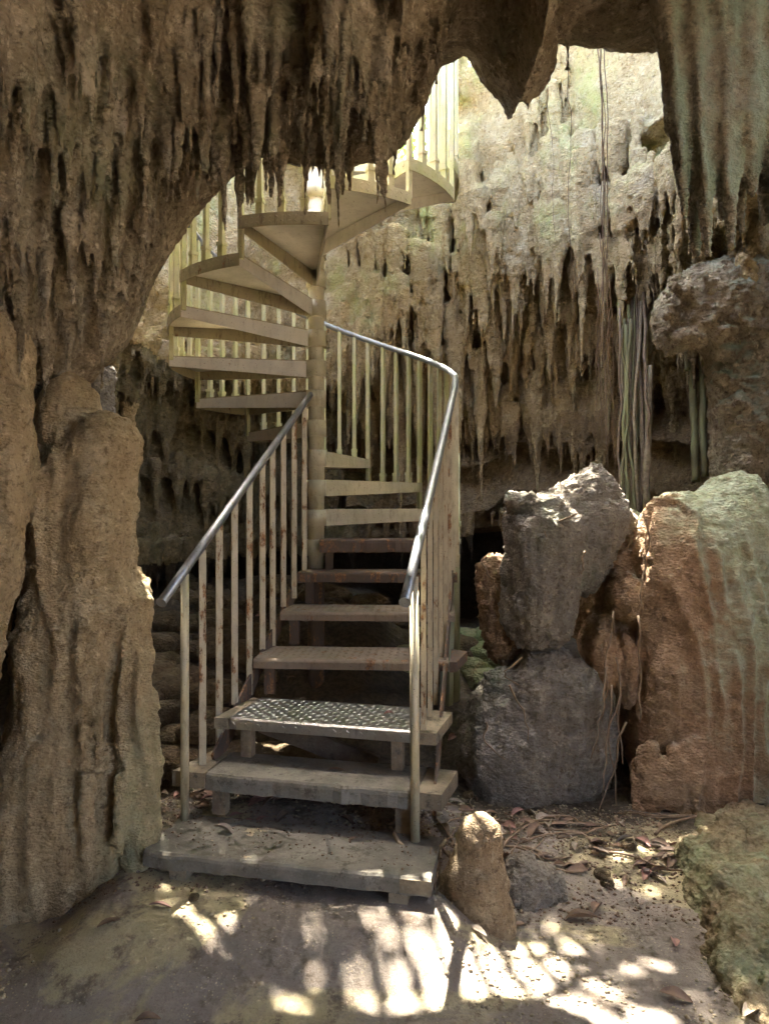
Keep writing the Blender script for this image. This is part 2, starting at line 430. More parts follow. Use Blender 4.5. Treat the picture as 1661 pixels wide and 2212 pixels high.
o = link('ground', mk_mesh('ground', V, quads=Q, mat=M['floor'], smooth=True)); tag(o, kind='structure')
b = MB(); b.add([(-60, -60, -.08), (60, -60, -.08), (60, 60, -.08), (-60, 60, -.08)], [(0, 1, 2, 3)])
o = b.build('outer_ground', M['floor']); tag(o, kind='structure')

# ------------------------------------------------------------------ front ceiling with stalactites
EX = [-2.3, -1.7, -1.40, -1.20, -1.08, -.92, -.79, -.70, -.62, -.25, 0, .10, .20, .28, .40, .48, .55, .60, .66, .74, .84, .92, .97, 1.04, 1.1, 1.4, 2.2]
EZ = [1.9, 2.10, 2.20, 2.36, 2.63, 2.93, 3.10, 3.20, 3.28, 3.20, 3.28, 3.38, 3.55, 3.78, 3.82, 3.66, 3.56, 3.45, 3.60, 3.80, 3.86, 3.92, 3.84, 3.90, 3.82, 3.80, 3.80]
def edge_z(x): return np.interp(x, EX, EZ)
def edge_y(x): return 3.22 + .07 * np.sin(x * 3 + 1) + .10 * np.clip(x - .3, 0, 1)
def ceil_z(x, y):
    t = np.clip(edge_y(x) - y, 0, 3)
    sl = np.interp(x, [-2, -1.2, -.8, -.2, .3, 1.2], [.55, .62, .42, .30, .18, .12])
    z = edge_z(x) + sl * t
    p = np.stack([np.asarray(x) + y * 0, y + np.asarray(x) * 0, y * 0 + np.asarray(x) * 0], -1)
    z = z + (.16 * fbm(p * np.array([2.2, 2.2, 1]) + 2, 3) + .07 * fbm(p * 7, 2) - .17 * np.clip(fbm(p * np.array([7.5, 1.3, 1]) + 11, 2, .5, True) + .1, 0, 1)) * sst(t, .0, .30)
    return z
print('ceiling')
G = Grid((-2.25, .9, 1.8), (1.75, 3.9, 4.6), .0115)
X2, Y2 = np.meshgrid(G.ax[0], G.ax[1], indexing='ij')
zs = ceil_z(X2.astype(float), Y2.astype(float)).astype(np.float32)
G.f = ((zs[:, :, None] - G.ax[2][None, None, :]) * .78).astype(np.float32)
yb = (edge_y(X2.astype(float)) + .34 + .05 * np.sin(X2 * 7)).astype(np.float32)
back = (Y2[:, :] - yb)[:, :, None] - 0.25 * np.clip(G.ax[2][None, None, :] - edge_z(X2.astype(float)).astype(np.float32)[:, :, None] - .25, 0, 3) * (1 - sst(X2.astype(float), -1.05, -.75)).astype(np.float32)[:, :, None] * 2.0  # hidden bulge at the back left, added to trim the sun patch
G.f = -smin(-G.f, -back, .28).astype(np.float32)
G.f = np.maximum(G.f, G.ax[2][None, None, :] - 4.45)
parts = []
def ceil_stal(x, y, L, r, k=.035, tip=None):
    z = float(ceil_z(np.array([x]), np.array([y]))[0])
    a = np.array([x, y, z + .05]); b = np.array([x + rng.normal(0, .012), y + rng.normal(0, .012), z - L])
    rt = tip or max(.0055, r * .2)
    m = a * .6 + b * .4; m[:2] += rng.normal(0, r * .15, 2)
    G.cone(a, m, r, r * .74, k); G.cone(m, b, r * .74, rt, .012)
    parts.append((L * r, (a, b, r, rt)))
def ray_ceil(X, Y):
    for d in np.arange(1.0, 3.25, .02):
        q = P(X, Y, d)
        if q[2] > ceil_z(np.array([q[0]]), np.array([q[1]]))[0]: return q
    return None
# long stalactites read off the photograph: (X, tip Y, root Y, radius)
big = [(485, 520, 150, .034), (560, 385, 60, .042), (640, 250, 20, .030), (700, 355, 120, .03), (745, 330, 60, .03), (460, 330, 100, .028), (410, 300, 60, .028),
       (365, 430, 200, .03), (270, 510, 260, .032), (190, 440, 230, .03), (335, 560, 330, .03), (300, 350, 120, .03), (240, 250, 60, .03), (130, 330, 120, .034), (60, 350, 160, .032),
       (150, 620, 420, .034), (90, 700, 480, .034), (40, 930, 700, .034), (100, 870, 700, .03), (30, 560, 380, .034), (210, 640, 470, .03), (820, 250, 60, .028), (880, 190, 30, .026), (780, 200, 20, .028), (520, 250, 20, .034), (600, 180, 5, .028), (340, 170, 10, .034), (180, 180, 10, .036), (75, 160, 5, .036)]
for X, Yt, Yr, r in big:
    q = ray_ceil(X, Yr)
    if q is None: continue
    L = (Yt - Yr) / FPX * q[1]
    ceil_stal(q[0], q[1], L * .92, r * 1.15, .06)
for X, Yt, r in [(475, 350, .016), (500, 318, .014), (520, 330, .014), (558, 336, .02), (610, 318, .016), (590, 316, .014), (633, 345, .012), (650, 330, .010), (668, 340, .012), (680, 345, .018), (695, 342, .014), (640, 322, .012), (455, 318, .016), (620, 340, .009), (572, 326, .016), (585, 330, .012)]:
    q = P(X, Yt, 3.14 + random.random() * .1)
    x, y = q[0], q[1]; z = float(ceil_z(np.array([x]), np.array([y]))[0])
    ceil_stal(x, y, max(.05, z - q[2]), r, .03, .006)
for i in range(1450):
    X = random.uniform(-60, 960); Y = random.uniform(-40, 700)
    q = ray_ceil(X, Y)
    if q is None or q[1] > edge_y(q[0]) - .02: continue
    if fbm(np.array([[q[0] * 2.5, q[1] * 2.5, 4]]), 2)[0] < -.38: continue
    r = random.choice([random.uniform(.009, .018), random.uniform(.012, .030)]); L = r * random.uniform(6, 16) * (1.0 if q[0] < -.1 else .7) * (.6 if q[0] < -.75 else 1)
    if i % 14 == 0: r = random.uniform(.03, .048); L = random.uniform(.16, .42)
    if q[0] > .0 and random.random() < .6: continue
    ceil_stal(q[0], q[1], L, r, .016)
# pendant rock nose on the right of the opening
for c, r in [(P(1125, 95, 3.2), (.17, .2, .13)), (P(1140, 150, 3.2), (.12, .12, .12)), (P(1085, 80, 3.15), (.12, .16, .08))]:
    G.ell(c, r, .08)
G.cone(P(1145, 140, 3.2), P(1140, 232, 3.2), .09, .015, .05)
G.cone(P(1112, 150, 3.2), P(1108, 190, 3.2), .04, .012, .04)
G.cone(P(1228, 40, 3.1), P(1226, 150, 3.1), .035, .008, .03)
for X, Y in [(980, 60), (1050, 60), (1290, 45), (1350, 50), (1240, 30)]:
    G.ell(P(X, Y - 30, 3.15), (.14, .2, .09), .08)
parts.sort(key=lambda t: -t[0]); parts = [p for _, p in parts[:95]]
ceiling = rock('cave_ceiling', G, M['ceil'], parts=parts, kind='structure', lump=.014, rib=.006, pop=.0045, fine=.0032, ripple=.0018, seed=1, crag=.005)
tag(ceiling, 'brown limestone ceiling hanging with stalactites in front of the skylight')

# right hanging curtain
G = Grid((.85, 2.2, 2.3), (2.3, 3.5, 4.6), .0125); parts = []
folds = [(1415, 1478, 470, .045), (1440, 1502, 545, .06), (1470, 1530, 548, .055), (1505, 1560, 470, .055), (1535, 1578, 532, .06), (1560, 1602, 500, .05), (1600, 1625, 420, .06), (1640, 1650, 480, .06), (1690, 1700, 500, .09), (1760, 1760, 520, .11), (1830, 1830, 500, .12)]
for k, (Xt, Xb, Yb, r) in enumerate(folds):
    d = 2.75 + (.05 if k % 2 else -.03)
    a = P(Xt, -190, d); b = P(Xb, Yb, d)
    mid = P(Xb - (Xb - Xt) * .25, 260, d)
    G.cone(a, mid, r * 1.5, r * 1.15, .03); G.cone(mid, b, r * 1.15, r * .35, .03)
    parts.append((mid, b, r * 1.3, r * .5))
    G.cone(P(Xt + 8, -190, d - .05), P(Xb - 6, Yb - 120, d - .05), r * .5, r * .3, .02)
G.ell(P(1660, -60, 3.15), (.55, .35, .55), .12); G.ell(P(1800, 150, 3.1), (.35, .3, .8), .12)
rock('flowstone_curtain', G, M['curtain'], 'ribbed grey green stone curtain hanging at the upper right', 'stone curtain', parts=parts, part_name='curtain_fold', lump=.015, rib=.008, pop=.004, fine=.002, ripple=.0035, seed=2, crag=.004)

# ------------------------------------------------------------------ shaft wall behind the stairs
print('wall')
CX, CY = 0.0, 3.6
def r_surf(th, z):
    low = np.interp(th, [-60, 0, 20, 45, 70, 90, 110, 135, 160, 180, 240], [2.5, 2.45, 2.6, 2.75, 2.95, 3.1, 3.0, 2.65, 2.3, 2.15, 2.2])
    top = np.interp(th, [-60, 0, 20, 45, 62, 75, 90, 110, 135, 160, 180, 240], [2.4, 2.2, 2.1, 2.15, 2.25, 2.45, 2.6, 2.65, 2.35, 2.1, 2.05, 2.2])
    zb = np.interp(th, [0, 45, 60, 80, 95, 120, 180], [3.6, 3.75, 4.0, 3.7, 3.0, 2.75, 2.7])     # lower end of the lit upper wall
    zc = np.interp(th, [0, 45, 60, 80, 95, 120, 180], [2.7, 2.6, 2.5, 2.4, 2.5, 2.5, 2.45])
    t = sst(z, zc, zb)
    r = low * (1 - t) + top * t
    zl = np.interp(th, [0, 30, 50, 70, 90, 110, 180], [.3, .9, 1.5, 1.45, 1.35, 1.25, 1.15])         # black cavity under the lip
    cav = 1 - sst(z, zl - .10, zl + .02)
    r = r + cav * np.interp(th, [0, 30, 50, 120, 180], [.2, .4, 1.0, 1.0, .7])
    rim = np.interp(th, [-60, 30, 55, 68, 76, 120, 128, 180, 240], [5.7, 5.7, 5.6, 5.2, 4.62, 4.62, 5.3, 5.3, 5.3])
    r = r + 2.6 * sst(z, rim, rim + .25)
    return r
def tier_wob(x, y):
    return .30 * fbm(np.stack([np.asarray(x) * 1.6, np.asarray(y) * 1.6, np.asarray(x) * 0 + 8], -1), 3)
def tier_r(x, y, z, th):
    sp = np.where(th > 97, .46, .42); u = ((z + tier_wob(x, y)) / sp) % 1.0
    w_ = sst(z, 1.35, 1.5) * (1 - sst(z, np.where(th > 97, 2.8, 4.0), np.where(th > 97, 2.95, 4.3))) * sst(th, 0, 15)
    return w_ * (.24 * np.clip(u, 0, 1)**.8 * (1 - sst(u, .93, 1.0)) - .06)
G = Grid((-3.1, 2.9, -.1), (2.95, 7.75, 5.95), .0185)
X2, Y2 = np.meshgrid(G.ax[0].astype(float), G.ax[1].astype(float), indexing='ij')
TH = np.degrees(np.arctan2(Y2 - CY, X2 - CX)); RR = np.hypot(X2 - CX, Y2 - CY)
TH = np.where(TH < -90, TH + 360, TH)
wob = .22 * fbm(np.stack([X2 * 1.3, Y2 * 1.3, X2 * 0 + 1], -1), 3)
TW = tier_wob(X2, Y2)
_tw = tier_wob
def TR(X, Y, z, th):
    global tier_wob
    tier_wob = lambda a, b: TW
    r_ = tier_r(X, Y, z, th); tier_wob = _tw
    return r_
Z1 = G.ax[2].astype(float)
for k, z in enumerate(Z1):
    w2 = .14 * fbm(np.stack([X2 * 1.9, Y2 * 1.9, X2 * 0 + z * 1.9], -1), 3)
    G.f[:, :, k] = (r_surf(TH, z) + wob * (.3 if z > 3.9 else .8) + w2 + TR(X2, Y2, z, TH) - RR) * .75
TR_DONE = True
def wall_r(th, z):
    x = CX + 3 * math.cos(R(th)); y = CY + 3 * math.sin(R(th))
    r = float(r_surf(np.array(th, float), z))
    for _ in range(2):
        x = CX + r * math.cos(R(th)); y = CY + r * math.sin(R(th))
        w = (.3 if z > 3.9 else .8) * .22 * float(fbm(np.array([[x * 1.3, y * 1.3, 1]]), 3)[0]) + .14 * float(fbm(np.array([[x * 1.9, y * 1.9, z * 1.9]]), 3)[0])
        r = float(r_surf(np.array(th, float), z)) + w
    return r
parts = []
def wall_stal(th, z, L, r, k=.03, out=0.0, tip=.007, snap=False):
    rr = wall_r(th, z)
    if snap:                                            # hang from the lip of the nearest ledge
        x_, y_ = CX + rr * math.cos(R(th)), CY + rr * math.sin(R(th)); sp = .46 if th > 97 else .42
        tw = float(tier_wob(np.array([x_]), np.array([y_]))[0]); zz_ = round((z + tw) / sp) * sp - tw
        z = zz_ + random.gauss(.03, .03)
    rr = rr - out
    a = np.array([CX + rr * math.cos(R(th)), CY + rr * math.sin(R(th)), z + .06])
    b = a + np.array([rng.normal(0, .01), rng.normal(0, .01), -L - .06])
    m = a * .6 + b * .4; m[:2] += rng.normal(0, r * .15, 2)
    G.cone(a, m, r, r * .78, k); G.cone(m, b, r * .78, max(tip, r * .16), .015)
    parts.append((L * r / (a[1]), (a, b, r, max(tip, r * .2))))
for i in range(1400):                                   # back and right: rows under the lit wall
    th = random.uniform(15, 108); z = random.choice([4.0, 3.8, 3.6, 3.4, 3.2, 3.0, 2.8, 2.62]) + random.gauss(0, .05) + (.12 if 40 < th < 70 else -.1)
    if th > 88: z = min(z, 3.4)
    if 50 < th < 73 and random.random() < .45: z = random.uniform(4.0, 5.0)
    r = random.choice([random.uniform(.014, .028), random.uniform(.022, .045)]); wall_stal(th, z, r * random.uniform(6, 13), r, .024, random.uniform(-.04, .12), snap=random.random() < .8 and z < 4.1)
for i in range(120):
    th = random.uniform(38, 100); z = random.choice([4.2, 3.9, 3.6, 3.3, 2.9, 2.7]) + random.gauss(0, .12); r = random.uniform(.05, .09)
    wall_stal(th, z, random.uniform(.35, .8), r * .9, .05, random.uniform(.0, .12), snap=True)
for i in range(90):                                     # the lower row in front of the brown wall
    th = random.uniform(44, 80); r = random.uniform(.018, .04); wall_stal(th, 2.42 + random.gauss(0, .03), r * random.uniform(7, 13), r, .03, random.uniform(.03, .12))
for th, z, L, r in [(62, 2.5, .75, .10), (63.5, 2.5, .5, .08), (58, 2.35, .5, .06), (54, 2.3, .55, .06), (67, 2.4, .45, .06), (50, 2.3, .5, .07), (72, 2.9, 1.2, .09), (76, 3.1, 1.3, .08), (80, 3.0, 1.4, .09), (84, 2.8, 1.2, .08), (87, 2.7, 1.3, .10)]:
    wall_stal(th, z, L, r * .8, .06, .10)
for i in range(260):                                    # left: fringe, then dark draperies
    th = random.uniform(98, 172); r = random.uniform(.02, .05); z = random.choice([2.82, 2.72, 2.5]) + random.gauss(0, .04)
    wall_stal(th, z, r * random.uniform(4, 8), r, .035, random.uniform(.02, .16))
for i in range(130):
    th = random.uniform(98, 165); r = random.uniform(.03, .07); z = random.uniform(1.5, 2.5); wall_stal(th, z, random.uniform(.25, .6), r, .04, random.uniform(.0, .12), snap=True)
for i in range(150):                                    # ragged lip over the black cavity
    th = random.uniform(35, 168); zl = float(np.interp(th, [30, 50, 70, 90, 110, 180], [.9, 1.5, 1.45, 1.35, 1.25, 1.15])); r = random.uniform(.02, .06)
    wall_stal(th, zl + .08, r * random.uniform(3, 9), r, .035, random.uniform(-.02, .10))
for i in range(60):                                     # vertical ribs on the lit upper wall
    th = random.uniform(58, 80) if i < 35 else random.uniform(115, 165); r = random.uniform(.03, .06); z = random.uniform(3.6, 4.9)
    wall_stal(th, z, random.uniform(.3, .8), r, .07, random.uniform(-.01, .05))
# long green blades right of the stair, seen beside the last treads
for X, Y, r in [(1020, 200, .20), (1080, 150, .24), (1120, 280, .24), (1060, 330, .22), (1150, 420, .20), (1000, 330, .16), (1200, 430, .16), (1240, 360, .14)]:
    G.ell(P(X, Y, 5.78), (r, .26, r * 1.2), .12)
for X, Yr, Yt, r in [(1012, 330, 552, .085), (1000, 300, 480, .06), (1048, 180, 400, .07), (1070, 160, 430, .05), (1092, 170, 360, .065), (1120, 200, 330, .05), (1035, 420, 500, .05), (1075, 400, 560, .05), (1100, 380, 540, .06), (1130, 350, 590, .05), (1150, 430, 640, .07), (1172, 520, 660, .06), (1190, 470, 585, .05), (1215, 440, 560, .05), (1240, 400, 570, .06), (1262, 380, 525, .045), (1290, 400, 560, .05), (1320, 420, 560, .045), (985, 120, 250, .05), (1140, 480, 560, .04), (1060, 480, 600, .04), (1160, 300, 420, .04)]:
    d = 5.55 + random.uniform(-.05, .05)
    a = P(X, Yr, d); b = P(X + 3, Yt, d); m = a * .6 + b * .4
    G.cone(a + np.array([0, .22, .1]), a, r * 1.4, r * 1.1, .06); G.cone(a, m, r * 1.1, r * .8, .05); G.cone(m, b, r * .8, .010, .02); parts.append((1, (a, b, r, .012)))
parts.sort(key=lambda t: -t[0]); parts = [p for _, p in parts[:95]]
# upper wall stone is greener, and paler to paint the skylight into its colour: split by height after meshing
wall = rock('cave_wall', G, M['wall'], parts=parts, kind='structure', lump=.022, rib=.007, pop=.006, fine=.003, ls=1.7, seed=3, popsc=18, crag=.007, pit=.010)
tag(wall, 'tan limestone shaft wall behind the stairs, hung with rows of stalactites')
wall.data.materials.append(M['wallup_lit'])
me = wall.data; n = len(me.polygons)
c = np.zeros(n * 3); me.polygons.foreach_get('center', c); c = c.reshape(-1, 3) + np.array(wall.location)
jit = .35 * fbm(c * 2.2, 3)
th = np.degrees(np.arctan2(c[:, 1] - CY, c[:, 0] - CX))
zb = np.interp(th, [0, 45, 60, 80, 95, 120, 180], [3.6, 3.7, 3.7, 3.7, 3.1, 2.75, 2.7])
wall.data.materials.append(M['cavity_shade']); wall.data.materials.append(M['drape_shade']); wall.data.materials.append(M['lowwall_shade'])
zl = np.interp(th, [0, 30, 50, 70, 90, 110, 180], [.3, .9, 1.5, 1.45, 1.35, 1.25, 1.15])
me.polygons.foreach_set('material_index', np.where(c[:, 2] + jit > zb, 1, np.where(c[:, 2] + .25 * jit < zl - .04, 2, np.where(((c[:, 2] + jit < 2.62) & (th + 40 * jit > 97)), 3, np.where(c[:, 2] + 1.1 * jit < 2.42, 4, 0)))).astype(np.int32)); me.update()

# unseen cave roof and walls round the camera, shaped to cut the frontal light
G = Grid((-6, -5.2, -.3), (6, 3.2, 5.2), .08)
X3 = G.ax[0][:, None, None].astype(float); Y3 = G.ax[1][None, :, None].astype(float); Z3 = G.ax[2][None, None, :].astype(float)
roofz = 3.75 + .1 * np.sin(X3 * 1.7) + .12 * np.sin(Y3 * 2.1 + X3) - .20 * np.clip(-X3 - 1.5, 0, 5) + .25 * np.clip(X3 - .8, 0, 3) + np.clip(-Y3 - 1.5, 0, 3) * .1
f = (roofz - Z3) * .8
f = np.maximum(f, Y3 - 1.25 - .0 * X3); f = np.maximum(f, -3.4 - Y3)
fb = np.maximum(Y3 + 2.0 + .2 * np.sin(X3 * 1.5), -3.2 - Y3); fb = np.maximum(fb, X3 - 2.2)
side = -(X3 + 2.3 + .25 * np.sin(Y3 * 1.3 + Z3)); side = -np.minimum(-side, 9)
fl = X3 + 2.25 + .3 * np.sin(Y3 * 1.3) + .1 * np.sin(Z3 * 4)      # negative (solid) left of x = -2.25
fl = np.maximum(fl, -2.4 - Y3)
fr = -(X3 - 2.7 - .3 * np.sin(Y3 * 1.1)); fr = np.maximum(fr, -.55 - Y3)
G.f = np.minimum(np.minimum(np.minimum(f, fl), fr), fb).astype(np.float32)
G.f = np.maximum(G.f, Z3 - 4.7).astype(np.float32)
o = rock('unseen_cave_roof', G, M['ceil'], kind='structure', lump=.12, rib=.03, pop=.01, fine=0, seed=4)

# ------------------------------------------------------------------ standing rocks
print('rocks')
def G_for(lo, hi, h=.0125): return Grid(lo, hi, h)
# big left stalagmite
G = G_for((-2.2, 2.55, -.15), (-.75, 3.9, 2.5))
prof = [(1990, 120, 168), (1900, 138, 192), (1780, 152, 190), (1650, 165, 170), (1540, 172, 142), (1420, 184, 146), (1322, 188, 146), (1300, 182, 124), (1180, 172, 124), (1060, 182, 112), (1010, 198, 98)]
D0 = 3.15
for i in range(len(prof) - 1):
    (ya, xa, wa), (yb_, xb, wb) = prof[i], prof[i + 1]
    G.cone(P(xa, ya, D0), P(xb, yb_, D0), wa / FPX * D0 * .95, wb / FPX * D0 * .95, .035)
G.ell(P(150, 915, D0 + .06), (.145, .15, .235), .03); G.ell(P(228, 965, D0 - .03), (.15, .16, .16), .03)
for (X, Y, rx, rz) in [(120, 1120, .10, .22), (215, 1130, .12, .26), (190, 1420, .16, .16), (100, 1400, .12, .14), (120, 1640, .17, .14), (210, 1640, .15, .16), (70, 1800, .16, .2), (190, 1850, .17, .2), (90, 1930, .16, .14)]:
    G.ell(P(X, Y, D0 - .13), (rx, .17, rz), .05)
for i in range(34):
    Y = random.choice([random.uniform(960, 1150), random.uniform(1310, 1420), random.uniform(1560, 1700)]); X = 175 + random.uniform(-120, 115); t = np.interp(Y, [p[0] for p in prof[::-1]], [p[2] for p in prof[::-1]]) / FPX * D0
    dx = (X - 175) / FPX * D0; yy = D0 - math.sqrt(max(t * t - dx * dx, 0)) * .97
    a = P(X, Y, yy); G.cone(a, a - np.array([0, .0, random.uniform(.12, .34)]), random.uniform(.016, .028), .010, .03)
for X, Y0, Y1, r in [(292, 1430, 1800, .065), (302, 1500, 1700, .07), (282, 1410, 1440, .06)]:
    G.cone(P(X, Y0, 2.96), P(X + 5, Y1, 2.96), r, r * 1.25, .02)
G.cone(P(216, 1450, 2.84), P(220, 1530, 2.80), .012, .024, .02, cut=True)
G.cone(P(88, 1430, 2.86), P(90, 1500, 2.84), .012, .018, .02, cut=True); G.cone(P(108, 1440, 2.86), P(108, 1490, 2.84), .010, .014, .02, cut=True)
rock('stalagmite', G, M['tan'], 'tall tan stalagmite with a rounded double top left of the stairs', 'stalagmite', lump=.02, rib=.010, pop=.005, fine=.002, ripple=.004, pit=.010, seed=5, crag=.006, flute=.015, ff=60)
G = G_for((-1.35, 2.6, -.05), (-.8, 3.2, .4), .009)
G.ell(P(308, 1795, 2.93), (.062, .07, .085), .02); G.ell(P(300, 1850, 2.95), (.075, .07, .09), .03)
rock('stalagmite', G, M['tan'], 'small round tan knob at the foot of the tall stalagmite by the lowest step', 'stalagmite', lump=.01, rib=.006, pop=.003, fine=.002, ripple=.002, seed=6, ls=6)
G = G_for((-1.8, 3.3, 1.2), (-1.1, 4.3, 2.6), .0125)
G.cone(P(200, 1300, 3.8), P(215, 815, 3.8), .12, .09, .05)
rock('rock_pillar', G, M['grey'], 'dark grey pebbly pillar behind the tall stalagmite top', 'rock pillar', lump=.02, rib=.006, pop=.012, seed=7)
# far left column joining the ceiling
G = G_for((-2.3, 2.1, -.1), (-1.15, 3.3, 2.7))
for (Ya, Xa, Yb_, Xb, r0, r1) in [(760, -40, 1000, -50, .20, .20), (1000, -50, 1250, -70, .20, .19), (1250, -80, 1560, -125, .19, .17), (1560, -125, 2100, -160, .17, .2)]:
    G.cone(P(Xa, Ya, 2.75), P(Xb, Yb_, 2.75), r0, r1, .08)
for X, Y0, Y1, r in [(25, 860, 1250, .06), (50, 880, 1120, .05), (0, 1250, 1500, .06), (-20, 850, 1400, .08)]:
    G.cone(P(X, Y0, 2.65), P(X - 20, Y1, 2.65), r, r * .4, .06)
rock('flowstone_column', G, M['tan'], 'pale flowstone column at the left edge behind a hanging stalactite', 'stone column', lump=.03, rib=.012, pop=.006, ripple=.002, seed=8, crag=.005, flute=.010, ff=60)

# blocky boulder on top of the round one
G = G_for((.45, 3.5, .4), (1.7, 4.7, 2.0))
D1 = 4.0
G.ell(P(1170, 1250, D1), (.19, .22, .42), .04, (6, 4, 20), p=3.4)
G.ell(P(1165, 1210, D1), (.17, .22, .30), .04, (0, -6, 10), p=4)
G.ell(P(1260, 1170, D1 + .12), (.20, .2, .32), .04, (0, 22, -15), p=3)
G.ell(P(1240, 1090, D1 + .12), (.26, .17, .13), .03, (0, -38, 0), p=3)
G.cone(P(1180, 1080, D1 + .05), P(1290, 1015, D1 + .12), .06, .05, .04)
G.cone(P(1300, 1030, D1 + .15), P(1345, 1130, D1 + .15), .05, .08, .06)
G.ell(P(1150, 1085, D1 - .02), (.14, .14, .05), .02, (0, 5, 0), p=4)
G.cone(P(1195, 1150, D1 - .26), P(1200, 1390, D1 - .24), .015, .012, .05, cut=True)
rock('boulder', G, M['grey'], 'angular dark grey boulder with a pointed top standing on the round boulder', 'boulder', lump=.04, rib=.022, pop=.008, fine=.003, ripple=.004, seed=9, crag=.014, flute=.014, ff=40)
G = G_for((.4, 3.9, .3), (1.0, 4.8, 1.6))
G.ell(P(1078, 1300, 4.3), (.14, .2, .28), .05, (0, -6, 0), p=3); G.ell(P(1085, 1370, 4.25), (.13, .2, .2), .05)
rock('boulder', G, M['brown'], 'reddish brown cracked boulder wedged behind the angular grey one', 'boulder', lump=.03, rib=.02, pop=.014, seed=10)
G = G_for((.25, 3.4, -.25), (1.6, 4.8, 1.05))
G.ell(P(1145, 1600, 4.15), (.43, .40, .38), .05, (0, 14, 0), p=2.8); G.ell(P(1100, 1650, 4.0), (.27, .3, .28), .06, (0, -20, 0), p=3); G.ell(P(1190, 1500, 4.05), (.26, .3, .26), .06, (0, 30, 0), p=3)
G.ell(P(1260, 1580, 4.2), (.22, .3, .36), .08); G.ell(P(1085, 1475, 4.05), (.13, .15, .10), .05)
G.cone(P(1095, 1640, 3.66), P(1140, 1640, 3.7), .012, .016, .03, cut=True); G.cone(P(1140, 1640, 3.7), P(1240, 1690, 3.74), .016, .012, .03, cut=True)
rock('boulder', G, M['grey'], 'big round grey green boulder on the floor right of the stairs', 'boulder', lump=.06, rib=.008, pop=.010, fine=.004, seed=11, crag=.03)
G = G_for((.9, 3.7, .2), (1.75, 4.9, 1.75))
G.cone(P(1350, 1150, 4.3), P(1300, 1400, 4.2), .14, .10, .1); G.ell(P(1355, 1290, 4.0), (.12, .15, .14), .03); G.ell(P(1300, 1420, 3.98), (.085, .12, .20), .03); G.ell(P(1350, 1450, 3.98), (.07, .12, .22), .03); G.ell(P(1355, 1230, 4.2), (.17, .18, .18), .06); G.ell(P(1295, 1400, 4.15), (.11, .14, .22), .05)
G.ell(P(1370, 1400, 4.15), (.15, .18, .28), .05); G.ell(P(1290, 1290, 4.45), (.22, .16, .35), .06)
rock('boulder', G, M['red'], 'brown split rock lodged between the grey boulder and the mossy stalagmite', 'boulder', lump=.03, rib=.014, pop=.008, seed=12)
# big mossy stalagmite
G = G_for((1.05, 3.3, -.25), (2.7, 4.8, 2.1))
D2 = 4.05
G.ell(P(1520, 1450, D2), (.41, .38, 1.0), .06, (0, 1.5, 0), p=2.5)
G.ell(P(1590, 1120, D2), (.19, .28, .28), .12); G.ell(P(1450, 1240, D2 - .02), (.22, .30, .42), .12); G.ell(P(1400, 1480, D2), (.13, .26, .45), .12)
G.cone(P(1530, 1600, D2), P(1520, 1790, D2), .36, .40, .12); G.ell(P(1620, 1560, D2), (.13, .28, .7), .1)
for X, Y0, Y1, r in [(1545, 1120, 1170, .022), (1590, 1110, 1150, .018), (1545, 1235, 1300, .018), (1560, 1240, 1400, .018), (1548, 1350, 1420, .022), (1578, 1300, 1400, .018)]:
    G.cone(P(X, Y0, D2 - .385), P(X + 3, Y1, D2 - .385), r, r * 1.3, .03, cut=True)
for i in range(15):
    X = 1372 + i * 18 + random.uniform(-4, 4); dd = D2 - .43 + abs(i - 7)**2 * .0022
    G.cone(P(X, random.uniform(1590, 1660), dd + .08), P(X - 4, random.uniform(1735, 1772), dd), .034, .024, .03)
rock('stalagmite', G, M['red'], 'massive reddish stalagmite with green algae on its right side', 'stalagmite', lump=.03, rib=.008, pop=.005, fine=.002, ripple=.0015, pit=.010, seed=13, crag=.010, flute=.022, ff=58)
# small stalagmite in the foreground
G = G_for((.0, 2.35, -.1), (.72, 3.1, .6), .008)
G.cone(P(1028, 2020, 2.76), P(1028, 1900, 2.76), .135, .122, .03); G.cone(P(1028, 1900, 2.76), P(1034, 1815, 2.76), .120, .083, .03); G.ell(P(1036, 1808, 2.76), (.082, .082, .09), .03)
G.ell(P(962, 1965, 2.80), (.055, .08, .14), .03); G.ell(P(1070, 2000, 2.70), (.08, .08, .12), .03)
G.cone(P(1045, 1960, 2.61), P(1048, 2010, 2.60), .006, .008, .012, cut=True)
rock('stalagmite', G, M['tan2'], 'short blunt brown stalagmite standing in sunlight at the foot of the stairs', 'stalagmite', lump=.012, rib=.006, pop=.004, fine=.002, ripple=.0012, seed=14, ls=4, crag=.004)
G = G_for((.3, 2.6, -.12), (1.0, 3.4, .4), .01)
G.ell(P(1130, 1920, 2.98), (.11, .14, .14), .05); G.ell(P(1175, 1930, 3.0), (.10, .12, .11), .06); G.ell(P(1090, 1940, 3.0), (.08, .1, .10), .05)
rock('rock', G, M['grey'], 'low lumpy sunlit rock right behind the short stalagmite', 'rock', lump=.03, rib=.008, pop=.012, seed=15, ls=6)
